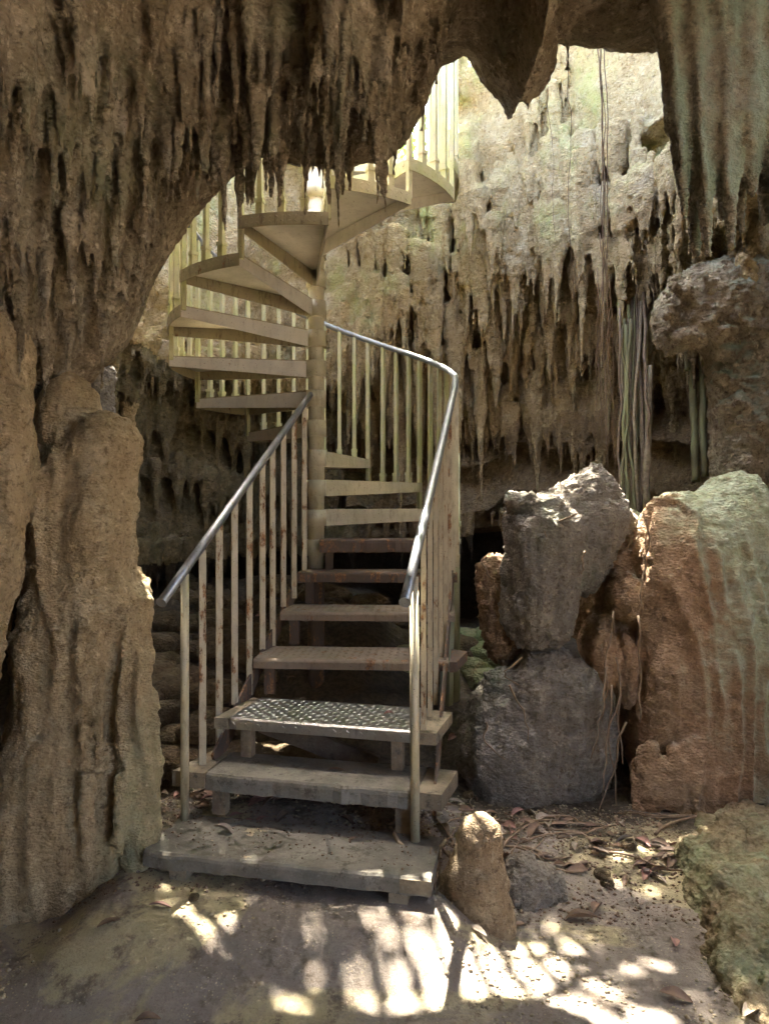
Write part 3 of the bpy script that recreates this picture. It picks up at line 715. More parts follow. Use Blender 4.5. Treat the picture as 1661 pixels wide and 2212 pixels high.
# flowstone on the floor at right
G = G_for((.9, 2.0, -.2), (2.4, 4.0, .8))
for X, Y, d, r in [(1560, 1960, 2.85, (.18, .25, .22)), (1530, 1860, 3.1, (.14, .15, .20)), (1640, 1950, 2.9, (.24, .26, .22)), (1600, 2060, 2.5, (.16, .22, .16)), (1700, 2120, 2.4, (.22, .3, .18)), (1560, 1800, 3.4, (.24, .16, .12)), (1480, 1850, 3.15, (.12, .18, .13)), (1640, 1800, 3.4, (.3, .3, .12)), (1610, 2180, 2.3, (.10, .15, .10)), (1740, 2010, 2.7, (.38, .5, .20)), (1510, 1950, 2.85, (.10, .16, .10))]:
    c_ = P(X + 32, Y, d); c_[2] -= .045; G.ell(c_, r, .07)
rock('flowstone_mound', G, M['mound'], 'low rippled green and brown flowstone mound at the lower right edge', 'flowstone', lump=.075, rib=.006, pop=.009, fine=.003, ripple=.006, pit=.008, seed=16, ls=5, crag=.02)
# knobby column at right under the curtain
G = G_for((1.35, 3.9, 1.2), (3.2, 5.2, 3.4), .014)
D3 = 4.45
G.cone(P(1625, 1080, D3), P(1620, 650, D3), .22, .27, .1); G.cone(P(1680, 1100, D3), P(1670, 560, D3), .3, .32, .1)
G.ell(P(1550, 660, D3 - .05), (.34, .3, .24), .1); G.ell(P(1485, 680, D3 - .05), (.19, .22, .19), .1); G.ell(P(1455, 725, D3 - .05), (.10, .14, .12), .08); G.cone(P(1600, 700, D3 - .1), P(1605, 1060, D3 - .1), .2, .15, .12)
G.ell(P(1580, 600, D3), (.28, .25, .10), .06); G.cone(P(1680, 560, D3), P(1660, 400, D3), .25, .18, .1)
for i in range(90):
    X = random.uniform(1440, 1680); Y = random.uniform(570, 1050) if X > 1550 else random.uniform(600, 740)
    G.ell(P(X, Y, D3 - .24 - .06 * (Y < 740) + random.uniform(-.02, .07)), [random.uniform(.025, .06)] * 3, .02)
rock('limestone_column', G, M['column'], 'knobby mushroom shaped limestone column above the mossy stalagmite at right', 'stone column', lump=.03, rib=.015, pop=.012, fine=.004, seed=17, popsc=24, crag=.012)

# ------------------------------------------------------------------ the staircase
print('stairs')
PX, PY = -.455, 4.74
RO = .95; RISE = .198
def ztop(k): return 1.62 + (k - 8) * RISE
def pol(r, a): return (PX + r * math.cos(R(a)), PY + r * math.sin(R(a)))
stair = empty('spiral_staircase', (PX, PY, .25))
tag(stair, 'cream painted steel spiral staircase with a straight lower flight and pipe handrails', 'staircase')

def lens(mb, o, u, v, n, w, h, st=.034, L=.026, W=.008, H=.0022, clip=None):
    o, u, v, n = Vector(o), Vector(u).normalized(), Vector(v).normalized(), Vector(n).normalized()
    nu = int(w / st); nv = max(1, int(h / st))
    for i in range(nu):
        for j in range(nv):
            c = o + u * ((i + .5) * w / nu) + v * ((j + .5) * h / nv)
            if clip and not clip(c): continue
            s = 1 if (i + j) % 2 else -1
            a = (u * .75 + v * .66 * s).normalized(); b = (v * .75 - u * .66 * s).normalized()
            mb.add([c - a * L / 2, c - b * W / 2, c + a * L / 2, c + b * W / 2, c + n * H - a * L * .25, c + n * H + a * L * .25],
                   [(0, 1, 4), (1, 2, 5), (1, 5, 4), (2, 3, 5), (3, 0, 4), (3, 4, 5)])

# pole with collars
mb = MB()
mb.tube([(PX, PY, .2), (PX, PY, 1.225)], .055, 20)
under = mb.build('support_post', M['darkrust'], stair)
mb = MB(); mb.tube([(PX, PY, 1.225), (PX, PY, 5.15)], .053, 24)
pole = mb.build('center_pole', M['cream'], stair)
for k in range(7, 24):
    mb = MB(); z = ztop(k) - (.0 if k > 7 else .0)
    mb.tube([(PX, PY, z - .112), (PX, PY, z - .004)], .0665, 24)
    c = mb.build('collar', M['cream'], None); c.parent = pole
    me = c.data
    me.transform(Matrix.Translation(-Vector(origin_of(pole))))
# spiral treads
def tread(k):
    a0 = 9 + (k - 8) * 30; z = ztop(k)
    t = empty('tread'); t.parent = stair; t.location = (0, 0, z - stair.location.z)
    am = [a0 + 30.5 * i / 6 for i in range(7)]
    pin = [pol(.062, a) for a in (am[-1], am[3], am[0])]
    th = .006
    # top plate with the painted nosing and rim pressed down around it
    mb = MB(); poly = [pol(.062, am[0])] + [pol(RO, a) for a in am] + [pol(.062, am[-1])]
    mb.prism(poly, z - th, z)
    u = Vector((math.cos(R(a0)), math.sin(R(a0)), 0)); v = Vector((-u.y, u.x, 0))
    mid = R(a0 + 15)
    def inside(c):
        dx, dy = c.x - PX, c.y - PY; r = math.hypot(dx, dy); an = (math.degrees(math.atan2(dy, dx)) - a0) % 360
        return .1 < r < RO - .02 and .5 < an < 29
    lens(mb, Vector((PX, PY, z)), u, v, (0, 0, 1), RO, .5, .05, clip=inside)
    plate = mb.build('plate', M['nosing'] if 11 <= k <= 16 else M['cream'], t)
    # aprons
    def apron(name, a, sgn, mat, bumps=False):
        uu = Vector((math.cos(R(a)), math.sin(R(a)), 0)); vv = Vector((-uu.y, uu.x, 0)) * sgn
        A = Vector((PX, PY, 0)) + uu * .06; B = Vector((PX, PY, 0)) + uu * (RO - .004)
        if sgn > 0: A -= vv * .004; B -= vv * .004
        else: A -= vv * .003; B -= vv * .003
        zt = z - th - .0005 if sgn < 0 else z - .001
        vs = []
        for q in (A, B):
            dz = .112 if q is A else .068
            for s in (0, .006):
                for zz in (zt, z - dz): vs.append((q.x + vv.x * s, q.y + vv.y * s, zz))
        mb = MB(); mb.add(vs, [(0, 1, 3, 2), (4, 6, 7, 5), (0, 4, 5, 1), (2, 3, 7, 6), (0, 2, 6, 4), (1, 5, 7, 3)])
        if bumps: lens(mb, A - vv * .0003 + Vector((0, 0, z - .085)) + uu * .03, uu, (0, 0, 1), -vv, RO - .12, .075, .036)
        return mb.build(name, mat, t)
    nm = M['nosing'] if 11 <= k <= 16 else (M['cream_alg'] if k > 16 else M['cream'])
    apron('nosing', a0, 1, nm, True)
    apron('rear_flange', a0 + 30.3, -1, M['under'])
    mb = MB(); ro = RO + .0005
    for i in range(6):
        p = [pol(ro - .006, am[i]), pol(ro, am[i]), pol(ro, am[i + 1]), pol(ro - .006, am[i + 1])]
        mb.prism(p, z - .068, z + .0012)
    for i in range(14):
        a = a0 + 1 + i * 2.1
        uu = Vector((-math.sin(R(a)), math.cos(R(a)), 0)); nn = Vector((math.cos(R(a)), math.sin(R(a)), 0))
        for j in (0, 1):
            s = 1 if (i + j) % 2 else -1; c = Vector((PX, PY, z - .02 - .028 * j)) + nn * (ro + .0003)
            aa = (uu * .8 + Vector((0, 0, .55 * s))).normalized(); bb = aa.cross(nn)
            mb.add([c - aa * .013, c - bb * .004, c + aa * .013, c + bb * .004, c + nn * .003], [(0, 1, 4), (1, 2, 4), (2, 3, 4), (3, 0, 4)])
    mb.build('rim', nm, t)
    mb = MB(); mb.prism([pol(.075, am[0] + 4), pol(RO - .012, am[0] + .6), pol(RO - .012, am[3]), pol(RO - .012, am[-1] - .6), pol(.075, am[-1] - 4)], z - .012, z - th - .001)
    mb.build('underside', M['under'], t)
for k in range(8, 24): tread(k)
# handrail paths
RR_ = .93
def rail_z(th): return 2.417 + (th + 12) / 30 * RISE
def hel(th, r=RR_): x, y = pol(r, th); return Vector((x, y, rail_z(th)))
R0 = Vector((.078, 2.72, 1.255))
pts = [R0]
A = hel(-12); pre = A + (R0 - A).normalized() * .10
pts += [R0.lerp(pre, t) for t in (.25, .5, .75, 1)]
c2 = hel(2)
for t in (.2, .4, .6, .8): pts.append((pre.lerp(A, t)).lerp(A.lerp(c2, t), t))
pts += [hel(2 + 6 * i) for i in range(0, 79)]
pts = [p for p in pts if p.z < 5.7]
mb = MB(); mb.tube(pts, .021, 14); rail = mb.build('handrail', M['galv'], stair); rail['label'] = 'grey outer pipe handrail winding up with the spiral'
L0 = Vector((-.925, 2.95, 1.225)); L1 = Vector((-.487, 4.685, 2.375))
mb = MB(); mb.tube([L0.lerp(L1, t) for t in (0, .3, .6, 1)], .0205, 14); rail = mb.build('handrail', M['galv'], stair); rail['label'] = 'grey straight pipe handrail on the left of the lower flight'
# pipe ends
for E0, D in ((R0, (R0 - pts[2])), (L0, L0 - L1)):
    D = D.normalized(); mb = MB(); mb.tube([E0 + D * .0005, E0 + D * .004], .0235, 14); mb.build('rail_end', M['galv'], stair)
# outer balusters
nb = 0
def baluster(x, y, z0, z1, w, mat, yaw, socket=True):
    mb = MB(); mb.bar((x, y, z0), (x, y, z1), w, w, yaw=yaw); b = mb.build('baluster', mat, stair)
    if socket:
        mb = MB(); mb.bar((x, y, z0 - .0), (x, y, z0 + .062), w + .010, w + .010, yaw=yaw); mb.bar((x, y, z0 + .0625), (x, y, z0 + .082), w + .018, w + .018, yaw=yaw)
        s = mb.build('socket', mat, None); s.data.transform(Matrix.Translation(-Vector(origin_of(b)))); s.parent = b
    return b
for k in range(8, 24):
    for j in range(4):
        th = 9 + (k - 8) * 30 + 7.5 * j + (0.6 if j == 0 else 0)
        r = RR_ - .002
        if j == 0:
            x, y = pol(RO - .018, th)
            baluster(x, y, ztop(k - 1) - .03 if k > 8 else ztop(7), rail_z(th) - .015, .026, M['cream_alg'] if k > 8 else M['cream'], R(th), False)
        else:
            x, y = pol(r, th); baluster(x, y, ztop(k) + .001, rail_z(th) - .015, .026, M['cream_alg'], R(th))
for th in (-6, 2):
    x, y = pol(RR_, th); baluster(x, y, 1.24 if th < 0 else 1.42, rail_z(th) - .015, .028, M['cream'], R(th))
# straight flight: front edge ends, depth, slab thickness, materials
ST = {1: ((-.975, 2.86), (.17, 2.63), .36, .062, 'conc', 'creamconc'), 2: ((-.80, 3.165), (.13, 2.955), .30, .072, 'conc', 'creamconc'),
      3: ((-.73, 3.345), (.13, 3.14), .38, .052, 'steel', 'steel'), 4: ((-.69, 3.74), (.33, 3.67), .36, .052, 'dustplate', 'dustplate'),
      5: ((-.60, 4.09), (.40, 4.03), .34, .05, 'dustplate', 'dustplate'), 6: ((-.54, 4.40), (.45, 4.39), .30, .06, 'darkrust', 'darkrust'), 7: ((-.42, 4.60), (.49, 4.68), .26, .085, 'darkrust', 'darkrust')}
def quad_slab(mb, fl, fr, dep, z1, th, nx=24, wob=.004, seed=0, inset=0):
    """slab with slightly worn front edge"""
    fl, fr = Vector((*fl, 0)), Vector((*fr, 0)); u = (fr - fl).normalized(); n = Vector((-u.y, u.x, 0))
    rr = random.Random(seed); vs = []; m = nx + 1
    prof = [(0, -th), (-.0, -th * .3), (.004, -.008), (.014, 0), (dep, 0), (dep, -th)]
    for i in range(m):
        t = i / nx; w = rr.gauss(0, wob); w2 = rr.gauss(0, wob * .7)
        for a, zz in prof:
            p = fl.lerp(fr, t) + n * (a + (w if a < dep * .5 else 0)); vs.append((p.x, p.y, z1 + zz + (w2 * .5 if a < .02 and zz < -.02 else 0)))
    k = len(prof); fs = []
    for i in range(nx):
        for j in range(k):
            fs.append((i * k + j, i * k + (j + 1) % k, (i + 1) * k + (j + 1) % k, (i + 1) * k + j))
    fs += [tuple(range(k - 1, -1, -1)), tuple((m - 1) * k + j for j in range(k))]
    fs = [tuple(reversed(f)) for f in fs]
    mb.add(vs, fs)
    return u, n
LBL = {1: 'lowest wide worn concrete step', 2: 'second worn concrete step with flaking ends', 3: 'third step covered in shiny bare tread plate', 4: 'fourth step of dusty brown tread plate', 5: 'fifth step of dusty brown tread plate', 6: 'dark rusted sixth step', 7: 'dark rusted seventh step against the pole'}
for k, (fl, fr, dep, th, m1, m2) in ST.items():
    z = ztop(k); mb = MB()
    u, n = quad_slab(mb, fl, fr, dep, z, th, wob=.004 if k < 3 else (.0 if k in (3, 4, 5) else .003), seed=k)
    if k in (3, 4, 5):
        w = (Vector(fr) - Vector(fl)).length
        o = Vector((*fl, z)) + n * .018 + u * .01
        st, L, W, H = (.030, .027, .007, .0028) if k == 3 else (.040, .030, .008, .0022)
        lens(mb, o, u, n, (0, 0, 1), w - .02, dep - .03, st, L, W, H)
        lens(mb, Vector((*fl, z - th * .9)) - n * .0003 + u * .01, u, (0, 0, 1), -n, w - .02, th * .85, st, L * .8, W, H)
    s = mb.build('step', M[m1], stair); s['label'] = LBL[k]
    # legs under the step
    zl = ztop(k - 1) if k > 1 else 0.0
    w = (Vector(fr) - Vector(fl)).length
    for f in ((.07, .90) if k != 2 else (.045, .93)):
        p = Vector((*fl, 0)) + u * (w * f) + n * .075
        mb = MB(); mb.bar((p.x, p.y, zl - (.12 if k == 1 else -.0005)), (p.x, p.y, z - th - .0008), .060 if k < 3 else .052, .05, yaw=math.atan2(u.y, u.x)); mb.build('leg', M['leg'] if k < 4 else M['darkrust'], stair)
# pale end pieces that the railings stand on (flaking plaster over steel)
def block(name, poly, z0, z1, mat):
    mb = MB(); mb.prism(poly, z0, z1); return mb.build(name, mat, stair)
block('step_end', [(-.955, 3.20), (-.803, 3.167), (-.745, 3.45), (-.84, 3.47)], ztop(2) - .066, ztop(2) + .002, M['creamconc'])
block('step_end', [(.133, 2.953), (.235, 2.925), (.33, 3.20), (.20, 3.235)], ztop(2) - .066, ztop(2) + .002, M['creamconc'])
block('step_end', [(-.805, 3.36), (-.733, 3.347), (-.62, 3.71), (-.69, 3.725)], ztop(3) - .055, ztop(3) - .003, M['creamconc'])
block('step_end', [(.133, 3.138), (.225, 3.115), (.33, 3.45), (.232, 3.49)], ztop(3) - .055, ztop(3) - .003, M['creamconc'])
block('step_end', [(.335, 3.668), (.37, 3.66), (.46, 3.95), (.38, 4.02)], ztop(4) - .055, ztop(4) - .003, M['darkrust'])
block('edge_patch', [(.055, 2.650), (.172, 2.627), (.174, 2.631), (.057, 2.655)], ztop(1) - .055, ztop(1) - .003, M['edgecream'] if 'edgecream' in M else M['creamconc'])
for f0 in (.10, .865):
    p = Vector((-.975, 2.86)).lerp(Vector((.17, 2.63)), f0)
    block('foot', [(p.x, p.y + .004), (p.x + .07, p.y - .010), (p.x + .085, p.y + .07), (p.x + .015, p.y + .085)], -.1, ztop(1) - .063, M['creamconc'])
# side plates carrying the flight on the right
mb = MB(); mb.bar((.21, 3.0, .34), (.45, 4.6, 1.30), .012, .12); mb.build('stringer', M['darkrust'], stair)
mb = MB(); mb.bar((-.80, 3.35, .42), (-.56, 4.45, 1.12), .012, .10); mb.build('stringer', M['darkrust'], stair)
# posts
mb = MB(); mb.tube([(-.886, 3.155, .234), (-.886, 3.155, 1.325)], .0188, 16); p = mb.build('newel_post', M['cream'], stair); p['label'] = 'round cream post at the foot of the left railing'
mb = MB(); mb.tube([(.128, 2.95, .225), (.122, 2.95, 1.33)], .0198, 16); p = mb.build('newel_post', M['cream'], stair); p['label'] = 'round cream post at the foot of the right railing'
mb = MB(); mb.tube([(.478, 4.83, .1), (.478, 4.83, 2.0)], .034, 18); p = mb.build('support_post', M['palepost'], stair); p['label'] = 'thick pale green pipe carrying the outer railing'
mb = MB()
for zc in (1.40, 1.52):
    mb = MB(); mb.tube([(.478, 4.83, zc - .018), (.478, 4.83, zc + .018)], .042, 18); mb.build('clamp', M['palepost'], stair)
mb = MB(); mb.bar((.40, 4.60, .35), (.415, 4.62, 1.25), .07, .05); mb.build('support_post', M['palepost'], stair)
# lower railing balusters
for X, Yb in ((438, 1650), (474, 1625), (507, 1520), (539, 1500), (567, 1402), (589, 1395), (612, 1310), (635, 1292), (657, 1232)):
    q = (X - 830.5) / FPX; dxy = L1 - L0
    t = (q * L0.y - L0.x) / (dxy.x - q * dxy.y); p = L0.lerp(L1, t)
    zb = EYE - (Yb - 1106) / FPX * p.y
    mb = MB(); mb.bar((p.x, p.y, zb), (p.x, p.y, p.z - .012), .031, .026, yaw=R(20)); mb.build('baluster', M['rusty'], stair)
n_r = 7; Ar = hel(-12)
for i in range(n_r):
    t = .245 + (i * .112); p = R0.lerp(Ar, t)
    kk = max(j for j, s in ST.items() if s[1][1] + (s[1][0] - .13) * 0 - .02 <= p.y) if p.y > 2.95 else 1
    zb = ztop(kk)
    mb = MB(); mb.bar((p.x + .004, p.y, zb), (p.x + .004, p.y, p.z - .012), .022, .026, yaw=R(-8)); mb.build('baluster', M['rusty'] if i < 6 else M['cream'], stair)
# old board lying under the third step
mb = MB(); mb.bar(P(565, 1560, 3.62), P(815, 1655, 3.50), .11, .02, up=(.3, 1, .2)); o = mb.build('board', M['wood'], None, tuple(P(690, 1610, 3.55)))
tag(o, 'weathered grey board leaning in the dark under the third step', 'board')
# landing at the top
ldg = empty('landing', (-1.36, 6.6, 4.70)); tag(ldg, 'steel landing at the skylight rim above the back of the spiral', 'landing')
A_ = Vector((-1.36, 6.6)); u_ = Vector((.605, -.796)); v_ = Vector((.77, .64))
q4 = [A_, A_ + u_ * 1.45, A_ + u_ * 1.45 + v_ * .75, A_ + v_ * .80]
mb = MB(); mb.prism([tuple(p) for p in q4], 4.765, 4.772); mb.build('deck', M['under'], ldg)
for a, b in ((0, 1), (1, 2), (2, 3), (3, 0)):
    mb = MB(); p, q = q4[a], q4[b]; mb.bar((p.x, p.y, 4.722), (q.x, q.y, 4.722), .008, .085); mb.build('edge_beam', M['cream_alg'] if a != 3 else M['under'], ldg)
for (p, q, nn) in ((q4[0], q4[1], 11), (q4[3], q4[2], 11)):
    for i in range(nn):
        c = p.lerp(q, (i + .3) / nn); mb = MB(); mb.bar((c.x, c.y, 4.773), (c.x, c.y, 5.68), .024, .024, yaw=.6); mb.build('baluster', M['cream_alg'], ldg)
    mb = MB(); mb.tube([(p.x, p.y, 5.70), (q.x, q.y, 5.70)], .02, 10); mb.build('handrail', M['galv'], ldg)

# ------------------------------------------------------------------ roots
print('roots')
def wiggle(a, b, amp, n=14, seed=0, sag=0):
    r = random.Random(seed); a = Vector(a); b = Vector(b); pts = []
    ox = oy = 0
    for i in range(n + 1):
        t = i / n; ox += r.gauss(0, amp); oy += r.gauss(0, amp)
        e = math.sin(math.pi * t) if sag is not None else 1
        pts.append(a.lerp(b, t) + Vector((ox * e, oy * e, -abs(sag or 0) * math.sin(math.pi * t))))
    return pts
def root(pts, r0, r1, label, group=None, mat='root', cat='root', name='hanging_root', parent=None):
    mb = MB(); n = len(pts); mb.tube(pts, [r0 + (r1 - r0) * i / (n - 1) for i in range(n)], 7)
    o = mb.build(name, M[mat], None, tuple(pts[0])); tag(o, label, cat, group); return o
hr = [((1224, 20), (1232, 300), (1245, 720), 3.7, .003, 'thin dark root hanging left of the others down to mid height'),
      ((1245, 720), (1244, 780), (1252, 815), 3.7, .0035, 'pale broken root tip dangling over the dark wall'),
      ((1285, 60), (1300, 500), (1322, 870), 3.75, .004, 'leftmost strand of the long root cluster right of the skylight'),
      ((1298, 60), (1302, 600), (1312, 1010), 3.72, .005, 'thickest long straight root hanging to the grey boulder'),
      ((1304, 30), (1308, 600), (1330, 1040), 3.78, .004, 'long brown root strand ending behind the grey boulder top'),
      ((1292, 100), (1296, 450), (1308, 760), 3.8, .003, 'short fine root strand in front of the long ones'),
      ((1188, 60), (1192, 300), (1200, 520), 3.9, .0025, 'very thin root hanging across the pale upper rock')]
for k, (a, m_, c, d, r, lab) in enumerate(hr):
    A1 = wiggle(P(*a, d), P(*m_, d), .008, 10, k); B1 = wiggle(P(*m_, d), P(*c, d - .02), .008, 10, k + 50)
    root(A1 + B1[1:], r * .8, r * .45, lab, 'roots hanging from the skylight rim', 'root_pale' if k == 1 else 'root')
for k in range(6):
    X = 1290 + k * 5; d = 3.8 + random.uniform(-.05, .05)
    root(wiggle(P(X, random.uniform(500, 620), d), P(X + random.uniform(-5, 20), random.uniform(800, 1000), d), .012, 12, 70 + k), .003, .0015, 'fine wispy root strand among the thicker hanging roots', 'fine root strands')
for (X0, Y0, X1, Y1, r, lab) in ((1418, 545, 1376, 720, .03, 'thick brown curved root coming out of the wall at right'),):
    root(wiggle(P(X0, Y0, 5.2), P(X1, Y1, 5.1), .008, 8, 5) + wiggle(P(X1, Y1, 5.1), P(1362, 1000, 5.0), .008, 8, 6)[1:], r, .02, lab)
for k in range(22):                 # bundle of straight roots
    X0 = 1336 + k * 2.9 + random.uniform(-2, 2); X1 = 1343 + k * 2.6 + random.uniform(-4, 4); d = 5.05 + random.uniform(-.09, .07)
    root(wiggle(P(X0, random.uniform(600, 720), d), P(X1, 1125, d - .08), random.uniform(.004, .012), 16, 100 + k), random.uniform(.005, .013), random.uniform(.007, .014), 'straight brown root in the dense bundle behind the boulders', 'roots of the dense bundle behind the boulders', random.choice(['root', 'root', 'root_pale', 'bamboo']))
root(wiggle(P(1402, 790, 4.95), P(1397, 1130, 4.9), .004, 8, 33), .022, .026, 'stout pale root standing at the right side of the root bundle', mat='root_pale')
for k, (X0, Y0, X1, Y1, r, lab) in enumerate([(1492, 470, 1502, 1040, .026, 'left green jointed root trunk passing behind the knobby column'), (1518, 500, 1522, 1030, .022, 'right green jointed root trunk passing behind the knobby column'), (1478, 480, 1484, 800, .016, 'short thin green root beside the jointed trunks')]):
    pts = wiggle(P(X0, Y0, 5.15), P(X1, Y1, 5.0), .003, 40, 200 + k); mb = MB()
    mb.tube(pts, [r * (1.16 if i % 5 == 0 else 1.0) for i in range(len(pts))], 9)
    o = mb.build('root_trunk', M['bamboo'], None, tuple(pts[0])); tag(o, lab, 'root trunk', 'green jointed root trunks')
# roots over the boulders and floor
fr = [((1040, 1215), (1075, 1275), 3.98), ((1245, 1110), (1180, 1160), 3.74), ((1262, 1190), (1255, 1240), 3.78), ((1395, 1120), (1385, 1330), 3.66), ((1378, 1330), (1382, 1560), 3.62), ((1325, 1320), (1300, 1560), 3.72),
      ((1340, 1500), (1300, 1720), 3.62), ((1320, 1480), (1330, 1740), 3.68), ((1352, 1560), (1290, 1760), 3.6), ((1100, 1480), (1140, 1600), 3.60), ((1050, 1560), (1090, 1640), 3.60), ((1330, 1420), (1345, 1650), 3.7), ((1310, 1440), (1275, 1640), 3.7), ((1128, 1420), (1120, 1480), 3.68)]
for k, (a, c, d) in enumerate(fr):
    root(wiggle(P(*a, d), P(*c, d), .012, 10, 300 + k), .0055, .003, 'thin brown rootlet crossing the boulders at right', 'rootlets over the boulders', 'root', name='rootlet')
for k in range(46):
    side = k % 3
    if side == 0: x, y = random.uniform(.25, .6), random.uniform(2.8, 3.5)
    elif side == 1: x, y = random.uniform(.5, 1.3), random.uniform(3.1, 3.7)
    else: x, y = random.uniform(-1.5, -.85), random.uniform(3.7, 5.2)
    a = random.uniform(-.6, .6) + (0 if side else 1.2); L = random.uniform(.15, .5)
    pts = []
    for i in range(12):
        t = i / 11; xx = x + math.cos(a) * L * t + .03 * math.sin(t * 7 + k); yy = y + math.sin(a) * L * t + .03 * math.cos(t * 5 + k)
        pts.append(Vector((xx, yy, float(floor_z(xx, yy)) + .006 + .01 * math.sin(t * 3.14))))
    root(pts, random.uniform(.004, .009), .003, 'thin root lying on the cave floor among the litter', 'roots lying on the cave floor', 'root', name='floor_root')
pts = [P(852, 1800, 2.98), P(862, 1822, 2.93), P(885, 1838, 2.90), P(915, 1843, 2.89), P(945, 1835, 2.90), P(965, 1815, 2.92)]
root([Vector(p) for p in pts], .010, .008, 'bent finger thick root curling over the right end of the lowest step', mat='root_pale', name='floor_root')
for k in range(9):
    X = 938 + random.uniform(-8, 14)
    root(wiggle(P(X, 1830 + 8 * k * .5, 2.85), P(X - random.uniform(0, 22), 2005 - k * 9, 2.72), .006, 10, 400 + k), .004, .002, 'thin rootlet hanging between the lowest step and the short stalagmite', 'rootlets beside the short stalagmite', name='rootlet')
# tangle of dead twigs in the notch between the boulders
mb = MB()
for k in range(60):
    c = P(random.uniform(1345, 1400), random.uniform(1110, 1185), 4.0); d = Vector((random.gauss(0, 1), random.gauss(0, .5), random.gauss(0, .6))).normalized() * random.uniform(.04, .11)
    mb.bar(Vector(c) - d * .5, Vector(c) + d * .5, .0025)
o = mb.build('twig_tangle', M['root_pale'], None, tuple(P(1370, 1150, 4.0))); tag(o, 'nest of grey twigs caught between the grey boulder and the mossy stalagmite', 'twigs', kind='stuff')

# ------------------------------------------------------------------ rubble, leaves, grit
print('litter')
def rockmesh(seed, sub=3):
    import bmesh
    bm = bmesh.new(); bmesh.ops.create_icosphere(bm, subdivisions=sub, radius=1)
    V = np.array([v.co[:] for v in bm.verts]); o = seed * 5.1
    d = 1 + .38 * fbm(V * .9 + o, 3) + .10 * fbm(V * 4 + o, 3)
    V = np.sign(V) * np.abs(V)**.82 * d[:, None]
    F = [[v.index for v in f.verts] for f in bm.faces]; bm.free(); return V, F
protos = [rockmesh(i, 4) for i in range(6)]
def stone(x, y, s, mat, label, group, k, sq=(1, 1, .7), cat='rock', name='rubble_rock', z=None):
    V, F = protos[k % 6]; a = random.uniform(0, 6.28); ca, sa = math.cos(a), math.sin(a)
    W = V * np.array(sq) * s; W = np.stack([W[:, 0] * ca - W[:, 1] * sa, W[:, 0] * sa + W[:, 1] * ca, W[:, 2]], 1)
    me = mk_mesh(name, W, F, mat=M[mat], smooth=True)
    zz = float(floor_z(x, y)) + s * .25 if z is None else z
    o = link(name, me, None, (x, y, zz)); tag(o, label, cat, group); return o
for k in range(75):
    x = random.uniform(-1.75, -.35); y = random.uniform(4.0, 6.0)
    if abs(x - PX) < .15 and abs(y - PY) < .2: continue
    stone(x, y, random.uniform(.05, .17), 'dirtrock', 'brown rubble stone on the dark slope left of the stairs', 'rubble stones on the slope left of the stairs', k, (1.3, 1, .6))
for k in range(16):
    x = random.uniform(-.2, .9); y = random.uniform(5.0, 6.2)
    stone(x, y, random.uniform(.06, .16), 'dirtrock' if k % 2 else 'mossrock', 'rubble stone on the dark floor behind the stairs', 'rubble stones behind the stairs', k, (1.2, 1, .7))
stone(.90, 5.45, .17, 'mossrock', 'pale green mossy stone beside the thick pale post', None, 2, (1, .8, 1.1)); stone(.70, 5.25, .11, 'mossrock', 'yellow green stone low behind the thick pale post', None, 4, (1.2, 1, .7)); stone(.18, 5.2, .13, 'mossrock', 'yellow green stone seen between the fourth and third steps', None, 1, (1.6, 1, .6))
for (X, Y, s, lab) in [(1010, 1750, .03, 'small brown stone under the round boulder'), (1300, 1900, .035, 'flat brown stone on the floor right of the sunlit rock'), (1355, 1855, .035, 'small squarish grey stone on the floor near the green mound'), (1310, 1915, .03, 'small grey stone just before the flat brown one'), (420, 2015, .02, 'small pale pebble on the floor left of the sunlit patch')]:
    d = EYE * FPX / (Y - 1106); q = P(X, Y, d); stone(q[0], q[1], s, 'dirtrock', lab, None, int(s * 100))

def leaf_mesh(L, W, curl, bend, n=8):
    vs = []; fs = []
    for i in range(n + 1):
        t = i / n; w = W * math.sin(math.pi * min(1, t * .93 + .035))**.8 * (1 - .25 * t)
        x = (t - .5) * L; zc = bend * math.sin(math.pi * t) + .10 * L * math.sin(t * 7) * bend * 10
        for j, s in enumerate((-1, -.5, 0, .5, 1)): vs.append((x, s * w / 2, zc + curl * (s * s) * w))
    for i in range(n):
        for j in range(4): fs.append((i * 5 + j, i * 5 + j + 1, (i + 1) * 5 + j + 1, (i + 1) * 5 + j))
    m = len(vs); vs += [(x, y, z + .0012) for x, y, z in vs]; fs = [tuple(reversed(f)) for f in fs] + [tuple(i + m for i in f) for f in fs]
    return vs, fs
def leaf(x, y, L, mat, label=None, group=None, ang=None, tilt=None, z=None):
    vs, fs = leaf_mesh(L, L * random.uniform(.36, .48), random.uniform(.1, .5), L * random.uniform(.03, .14))
    me = mk_mesh('fallen_leaf', vs, fs, mat=M[mat], smooth=True)
    zz = float(floor_z(x, y)) if z is None else z
    o = link('fallen_leaf', me, None, (x, y, zz + .005)); o.rotation_euler = (tilt if tilt is not None else random.gauss(0, .18), random.gauss(0, .18), ang if ang is not None else random.uniform(0, 6.28))
    tag(o, label, 'leaf', group); return o
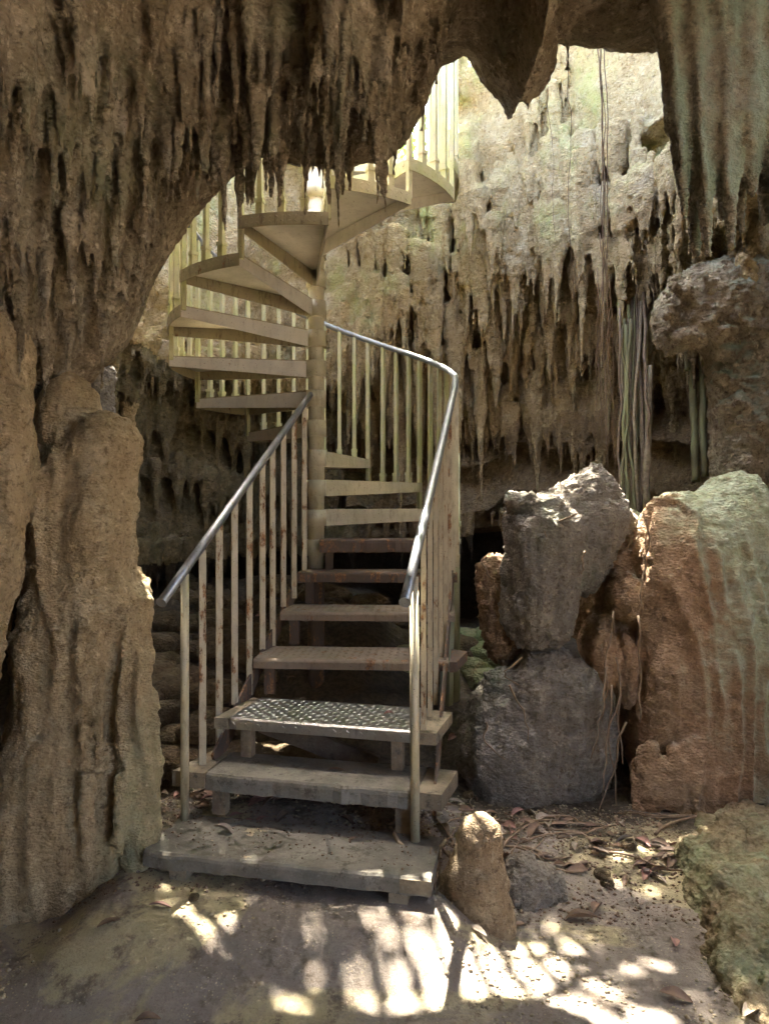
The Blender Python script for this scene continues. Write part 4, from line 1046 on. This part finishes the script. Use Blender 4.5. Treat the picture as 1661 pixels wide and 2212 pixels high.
for X, Y, L, m_, lab, ang in [(347, 2036, .085, 'leaf_pink', 'pinkish oval leaf lying in a small sun fleck at left', .1), (240, 2070, .10, 'leaf_dry', 'brown narrow leaf on the yellowish ground at left', .8), (580, 1957, .10, 'leaf_pink', 'pale red crumpled leaf before the lowest step', .1), (698, 1945, .10, 'leaf_pale', 'curled pale leaf against the lowest step', 1.2), (905, 2005, .12, 'leaf_pale', 'grey curled leaf at the left foot of the short stalagmite', -.6), (1030, 2055, .08, 'leaf_pale', 'small grey leaf at the front foot of the short stalagmite', -.7),
                              (1120, 2000, .07, 'leaf_dry', 'dark leaf with lifted edge in the bright patch', .5), (1255, 1988, .13, 'leaf_dry', 'dark curved leaf at the right edge of the bright patch', -.1), (1290, 1965, .10, 'leaf_dry', 'brown folded leaf above the dark curved one', 1.0), (1455, 2040, .10, 'leaf_pink', 'pinkish brown leaf right of the last sun patch', 1.3), (1400, 1898, .07, 'leaf_pale', 'pale flat leaf near the green mound', 0), (1460, 2160, .10, 'leaf_dry', 'brown leaf on the dim floor in the lower right', -.4), (1625, 2195, .11, 'leaf_pale', 'pale leaf at the bottom right corner', .6), (1245, 1855, .11, 'leaf_pale', 'pale rust leaf standing among roots behind the sunlit rock', 1.2), (1190, 1790, .10, 'leaf_pale', 'grey brown leaf below the round boulder', .9), (1060, 1780, .08, 'leaf_dry', 'brown leaf right of the right newel post', .2), (250, 1890, .06, 'leaf_dry', 'black crumpled leaf at the foot of the tall stalagmite', .2), (320, 2205, .08, 'leaf_dry', 'dark leaf at the bottom edge of the picture', .1)]:
    d = EYE * FPX / (Y - 1106); q = P(X, Y, d); leaf(q[0], q[1], L, m_, lab, None, ang)
leaf(-.13, 2.95, .05, 'leaf_dry', 'small dark leaf in the middle of the lowest step', None, .9, z=ztop(1)); leaf(-.68, 3.02, .10, 'leaf_pale', 'pale narrow leaf at the back left of the lowest step', None, -.1, z=ztop(1))
leaf(-.22, 3.2, .07, 'leaf_dry', 'thin dark leaf on the second step', None, .1, z=ztop(2)); leaf(.02, 3.4, .05, 'leaf_pink', 'small reddish leaf on the shiny third step', None, .4, z=ztop(3)); leaf(-.42, 3.66, .04, 'leaf_dry', 'tiny dark leaf at the back of the shiny third step', None, .4, z=ztop(3))
zones = [(.35, 1.35, 3.05, 3.6, 60, 'brown litter leaf on the floor below the boulders', 'litter leaves below the boulders'), (.25, .75, 3.0, 4.6, 40, 'brown litter leaf beside the right railing', 'litter leaves beside the right railing'), (-1.25, -.85, 3.05, 4.3, 60, 'brown litter leaf between the tall stalagmite and the steps', 'litter leaves left of the steps'), (-1.6, -.6, 4.1, 5.6, 70, 'brown litter leaf on the rubble slope', 'litter leaves on the rubble slope'), (1.15, 1.5, 2.9, 3.3, 14, 'brown litter leaf beside the green mound', 'litter leaves beside the green mound'), (-.7, .1, 3.0, 3.5, 30, 'brown litter leaf in the dark under the steps', 'litter leaves under the steps')]
for x0, x1, y0, y1, n_, lab, grp in zones:
    for k in range(n_):
        leaf(random.uniform(x0, x1), random.uniform(y0, y1), random.uniform(.05, .11), random.choice(['leaf_dry', 'leaf_dry', 'leaf_dry', 'leaf_pale', 'leaf_pink']), lab, grp, tilt=random.gauss(0, .35))
# grit: thousands of crumbs, one object
def crumbs(name, n_, area, s0, s1, mat, zf=floor_z):
    vs0 = np.array([(1, 0, 0), (-1, 0, 0), (0, 1, 0), (0, -1, 0), (0, 0, 1), (0, 0, -1)], float)
    f0 = np.array([(0, 2, 4), (2, 1, 4), (1, 3, 4), (3, 0, 4), (2, 0, 5), (1, 2, 5), (3, 1, 5), (0, 3, 5)])
    c = area(n_); s = s0 + (s1 - s0) * rng.random(len(c))**3
    W = vs0[None] * (1 + .5 * rng.random((len(c), 6, 1))) * s[:, None, None] * np.array([1, 1, .7])
    a = rng.random(len(c)) * 6.28; ca, sa = np.cos(a)[:, None], np.sin(a)[:, None]
    W = np.stack([W[..., 0] * ca - W[..., 1] * sa, W[..., 0] * sa + W[..., 1] * ca, W[..., 2]], -1)
    W += np.stack([c[:, 0], c[:, 1], zf(c[:, 0], c[:, 1]) + s * .3], -1)[:, None]
    F = (f0[None] + 6 * np.arange(len(c))[:, None, None]).reshape(-1, 3)
    o = link(name, mk_mesh(name, W.reshape(-1, 3), quads=F, mat=M[mat])); tag(o, kind='stuff'); return o
def ar(n_):
    p = np.stack([rng.uniform(-1.8, 1.7, n_), rng.uniform(1.9, 3.8, n_)], 1)
    w = fbm(np.stack([p[:, 0] * 2, p[:, 1] * 2, p[:, 0] * 0], 1), 3) + .35 * sst(p[:, 1], 2.7, 3.2)
    return p[w > rng.normal(.12, .15, n_)]
o = crumbs('grit', 16000, ar, .0012, .009, 'pebble')
def ar2(n_): return np.stack([rng.uniform(-.9, .1, n_), 2.72 + rng.random(n_)**.5 * .38 - .2 * 0 + 0, ], 1)
def ar3(n_):
    t = rng.random(n_); s = 1 - rng.random(n_)**2 * .9
    x = -.94 + 1.06 * t; y = 2.86 - .22 * t + .02 + .33 * s; return np.stack([x, y], 1)
o = crumbs('step_debris', 500, ar3, .001, .006, 'leaf_dry', lambda x, y: ztop(1) + 0 * x)
# dark crumbs of humus
o = crumbs('grit', 2600, ar, .004, .011, 'pebble')
o = crumbs('humus_crumbs', 5000, lambda n_: np.stack([rng.uniform(-1.3, 1.4, n_), rng.uniform(2.75, 3.7, n_)], 1), .002, .009, 'leaf_dry')

# ------------------------------------------------------------------ trees over the skylight
print('trees')
def tree(name, base, top, crown_c, crown_r, nleaf, label, seed, lsize=.11):
    r = np.random.default_rng(seed); rt = empty(name, base); tag(rt, label, 'tree', None)
    mb = MB(); b0 = Vector(base); t0 = Vector(top)
    mb.tube([b0, b0.lerp(t0, .5) + Vector((.05, .05, 0)), t0], [.12, .09, .05], 9); mb.build('trunk', M['bark'], rt)
    mb = MB(); ends = []
    for k in range(9):
        e = Vector(crown_c) + Vector(r.normal(0, .5, 3) * np.array(crown_r)); m_ = t0.lerp(e, .5) + Vector((0, 0, -.1)); mb.tube([t0, m_, e], [.035, .02, .008], 6)
        ends.append(e)
    mb.build('limb', M['bark'], rt)
    # leaf clumps
    C = np.array([e[:] for e in ends] + [list(np.array(crown_c) + r.normal(0, .5, 3) * np.array(crown_r)) for _ in range(26)])
    c = C[r.integers(0, len(C), nleaf)] + r.normal(0, .22, (nleaf, 3)) * np.array([1, 1, .6])
    q = r.normal(0, 1, (nleaf, 3)); q[:, 2] = np.abs(q[:, 2]) * .6 ; d = q / np.linalg.norm(q, axis=1, keepdims=True)
    up = r.normal(0, .35, (nleaf, 3)) + np.array([0, 0, 1]); s = np.cross(d, up); s /= np.linalg.norm(s, axis=1, keepdims=True) + 1e-9
    L = lsize * (.6 + .8 * r.random((nleaf, 1))); W = L * .42
    V = np.stack([c - d * L / 2, c + s * W / 2, c + d * L / 2, c - s * W / 2], 1).reshape(-1, 3)
    Q = np.arange(nleaf * 4).reshape(-1, 4)
    me = mk_mesh('crown', V - np.array(base), quads=Q, mat=M['leaf_green']); link('crown', me, rt)
tree('broadleaf_tree', (-1.9, 7.6, 4.5), (-1.3, 6.9, 6.6), (-1.15, 5.5, 7.2), (1.05, .8, .35), 3300, 'leafy green tree leaning over the skylight from the back left rim', 1)
tree('broadleaf_tree', (1.2, 8.2, 4.5), (.9, 7.6, 6.4), (.5, 7.2, 7.2), (1.3, .9, .8), 2400, 'leafy green tree behind the far rim of the skylight seen past the railing', 2)
tree('broadleaf_tree', (3.0, 4.2, 4.8), (2.2, 4.3, 5.9), (1.12, 4.9, 6.3), (.7, .65, .3), 6000, 'unseen dense tree added over the right skylight rim to block the sun', 3, .13)  # out-of-view crown, added to keep the sun off the right mound
def shrub(x, y, z, s, n_, label, seed):
    r = np.random.default_rng(seed); rt = empty('shrub', (x, y, z)); tag(rt, label, 'shrub')
    mb = MB()
    for k in range(7): mb.tube([(x, y, z), (x + r.normal(0, .15), y + r.normal(0, .12), z + s * r.uniform(.5, 1))], [.012, .004], 5)
    mb.build('stem', M['bark'], rt)
    c = np.array([x, y, z + s * .55]) + r.normal(0, 1, (n_, 3)) * np.array([.36, .28, .28]) * s
    d = r.normal(0, 1, (n_, 3)); d /= np.linalg.norm(d, axis=1, keepdims=True); u2 = r.normal(0, 1, (n_, 3)); ss = np.cross(d, u2); ss /= np.linalg.norm(ss, axis=1, keepdims=True)
    L = .09; V = np.stack([c - d * L / 2, c + ss * L * .22, c + d * L / 2, c - ss * L * .22], 1).reshape(-1, 3)
    link('foliage', mk_mesh('foliage', V - np.array((x, y, z)), quads=np.arange(n_ * 4).reshape(-1, 4), mat=M['leaf_green']), rt)
shrub(.35, 6.9, 4.6, .8, 500, 'small green shrub on the far rim of the skylight', 5); shrub(-.4, 7.3, 4.6, .8, 400, 'green shrub on the rim behind the landing', 6); shrub(-2.1, 6.6, 4.7, .7, 350, 'green shrub on the rim left of the landing', 7)

# ------------------------------------------------------------------ light, sky, camera
SUN = Vector((-.10, .365, 1)).normalized()
sd = bpy.data.lights.new('sun', 'SUN'); sd.energy = 4.6; sd.angle = R(.6); sd.color = (1, .93, .80)
so = bpy.data.objects.new('sun', sd); col.objects.link(so); so.rotation_euler = SUN.to_track_quat('Z', 'Y').to_euler(); so.location = (0, 5, 12)
w = bpy.data.worlds.new('World'); scene.world = w; w.use_nodes = True; nt = w.node_tree
sky = nt.nodes.new('ShaderNodeTexSky'); sky.sky_type = 'NISHITA'; sky.sun_disc = False
sky.sun_elevation = math.asin(SUN.z); sky.sun_rotation = math.atan2(SUN.x, SUN.y); sky.dust_density = 4.0; sky.air_density = .8; sky.ozone_density = .4
nt.links.new(sky.outputs[0], nt.nodes['Background'].inputs['Color']); nt.nodes['Background'].inputs['Strength'].default_value = .15
cd = bpy.data.cameras.new('camera'); cd.sensor_fit = 'VERTICAL'; cd.sensor_height = 24; cd.lens = 24 * FPX / 2212; cd.clip_end = 500; cd.clip_start = .05
co = bpy.data.objects.new('camera', cd); col.objects.link(co); co.location = (0, 0, EYE); co.rotation_euler = (R(90), 0, 0); scene.camera = co
scene.view_settings.view_transform = 'Standard'; scene.view_settings.look = 'None'; scene.view_settings.exposure = 4.65; scene.view_settings.gamma = 1
scene.render.engine = 'CYCLES'; scene.cycles.use_denoising = True
try: scene.cycles.denoiser = 'OPENIMAGEDENOISE'
except Exception: pass
scene.cycles.use_adaptive_sampling = True; scene.cycles.adaptive_threshold = .03; scene.cycles.max_bounces = 6; scene.cycles.diffuse_bounces = 4; scene.cycles.glossy_bounces = 3; scene.cycles.transmission_bounces = 4
scene.cycles.sample_clamp_indirect = 6; scene.cycles.caustics_reflective = False; scene.cycles.caustics_refractive = False
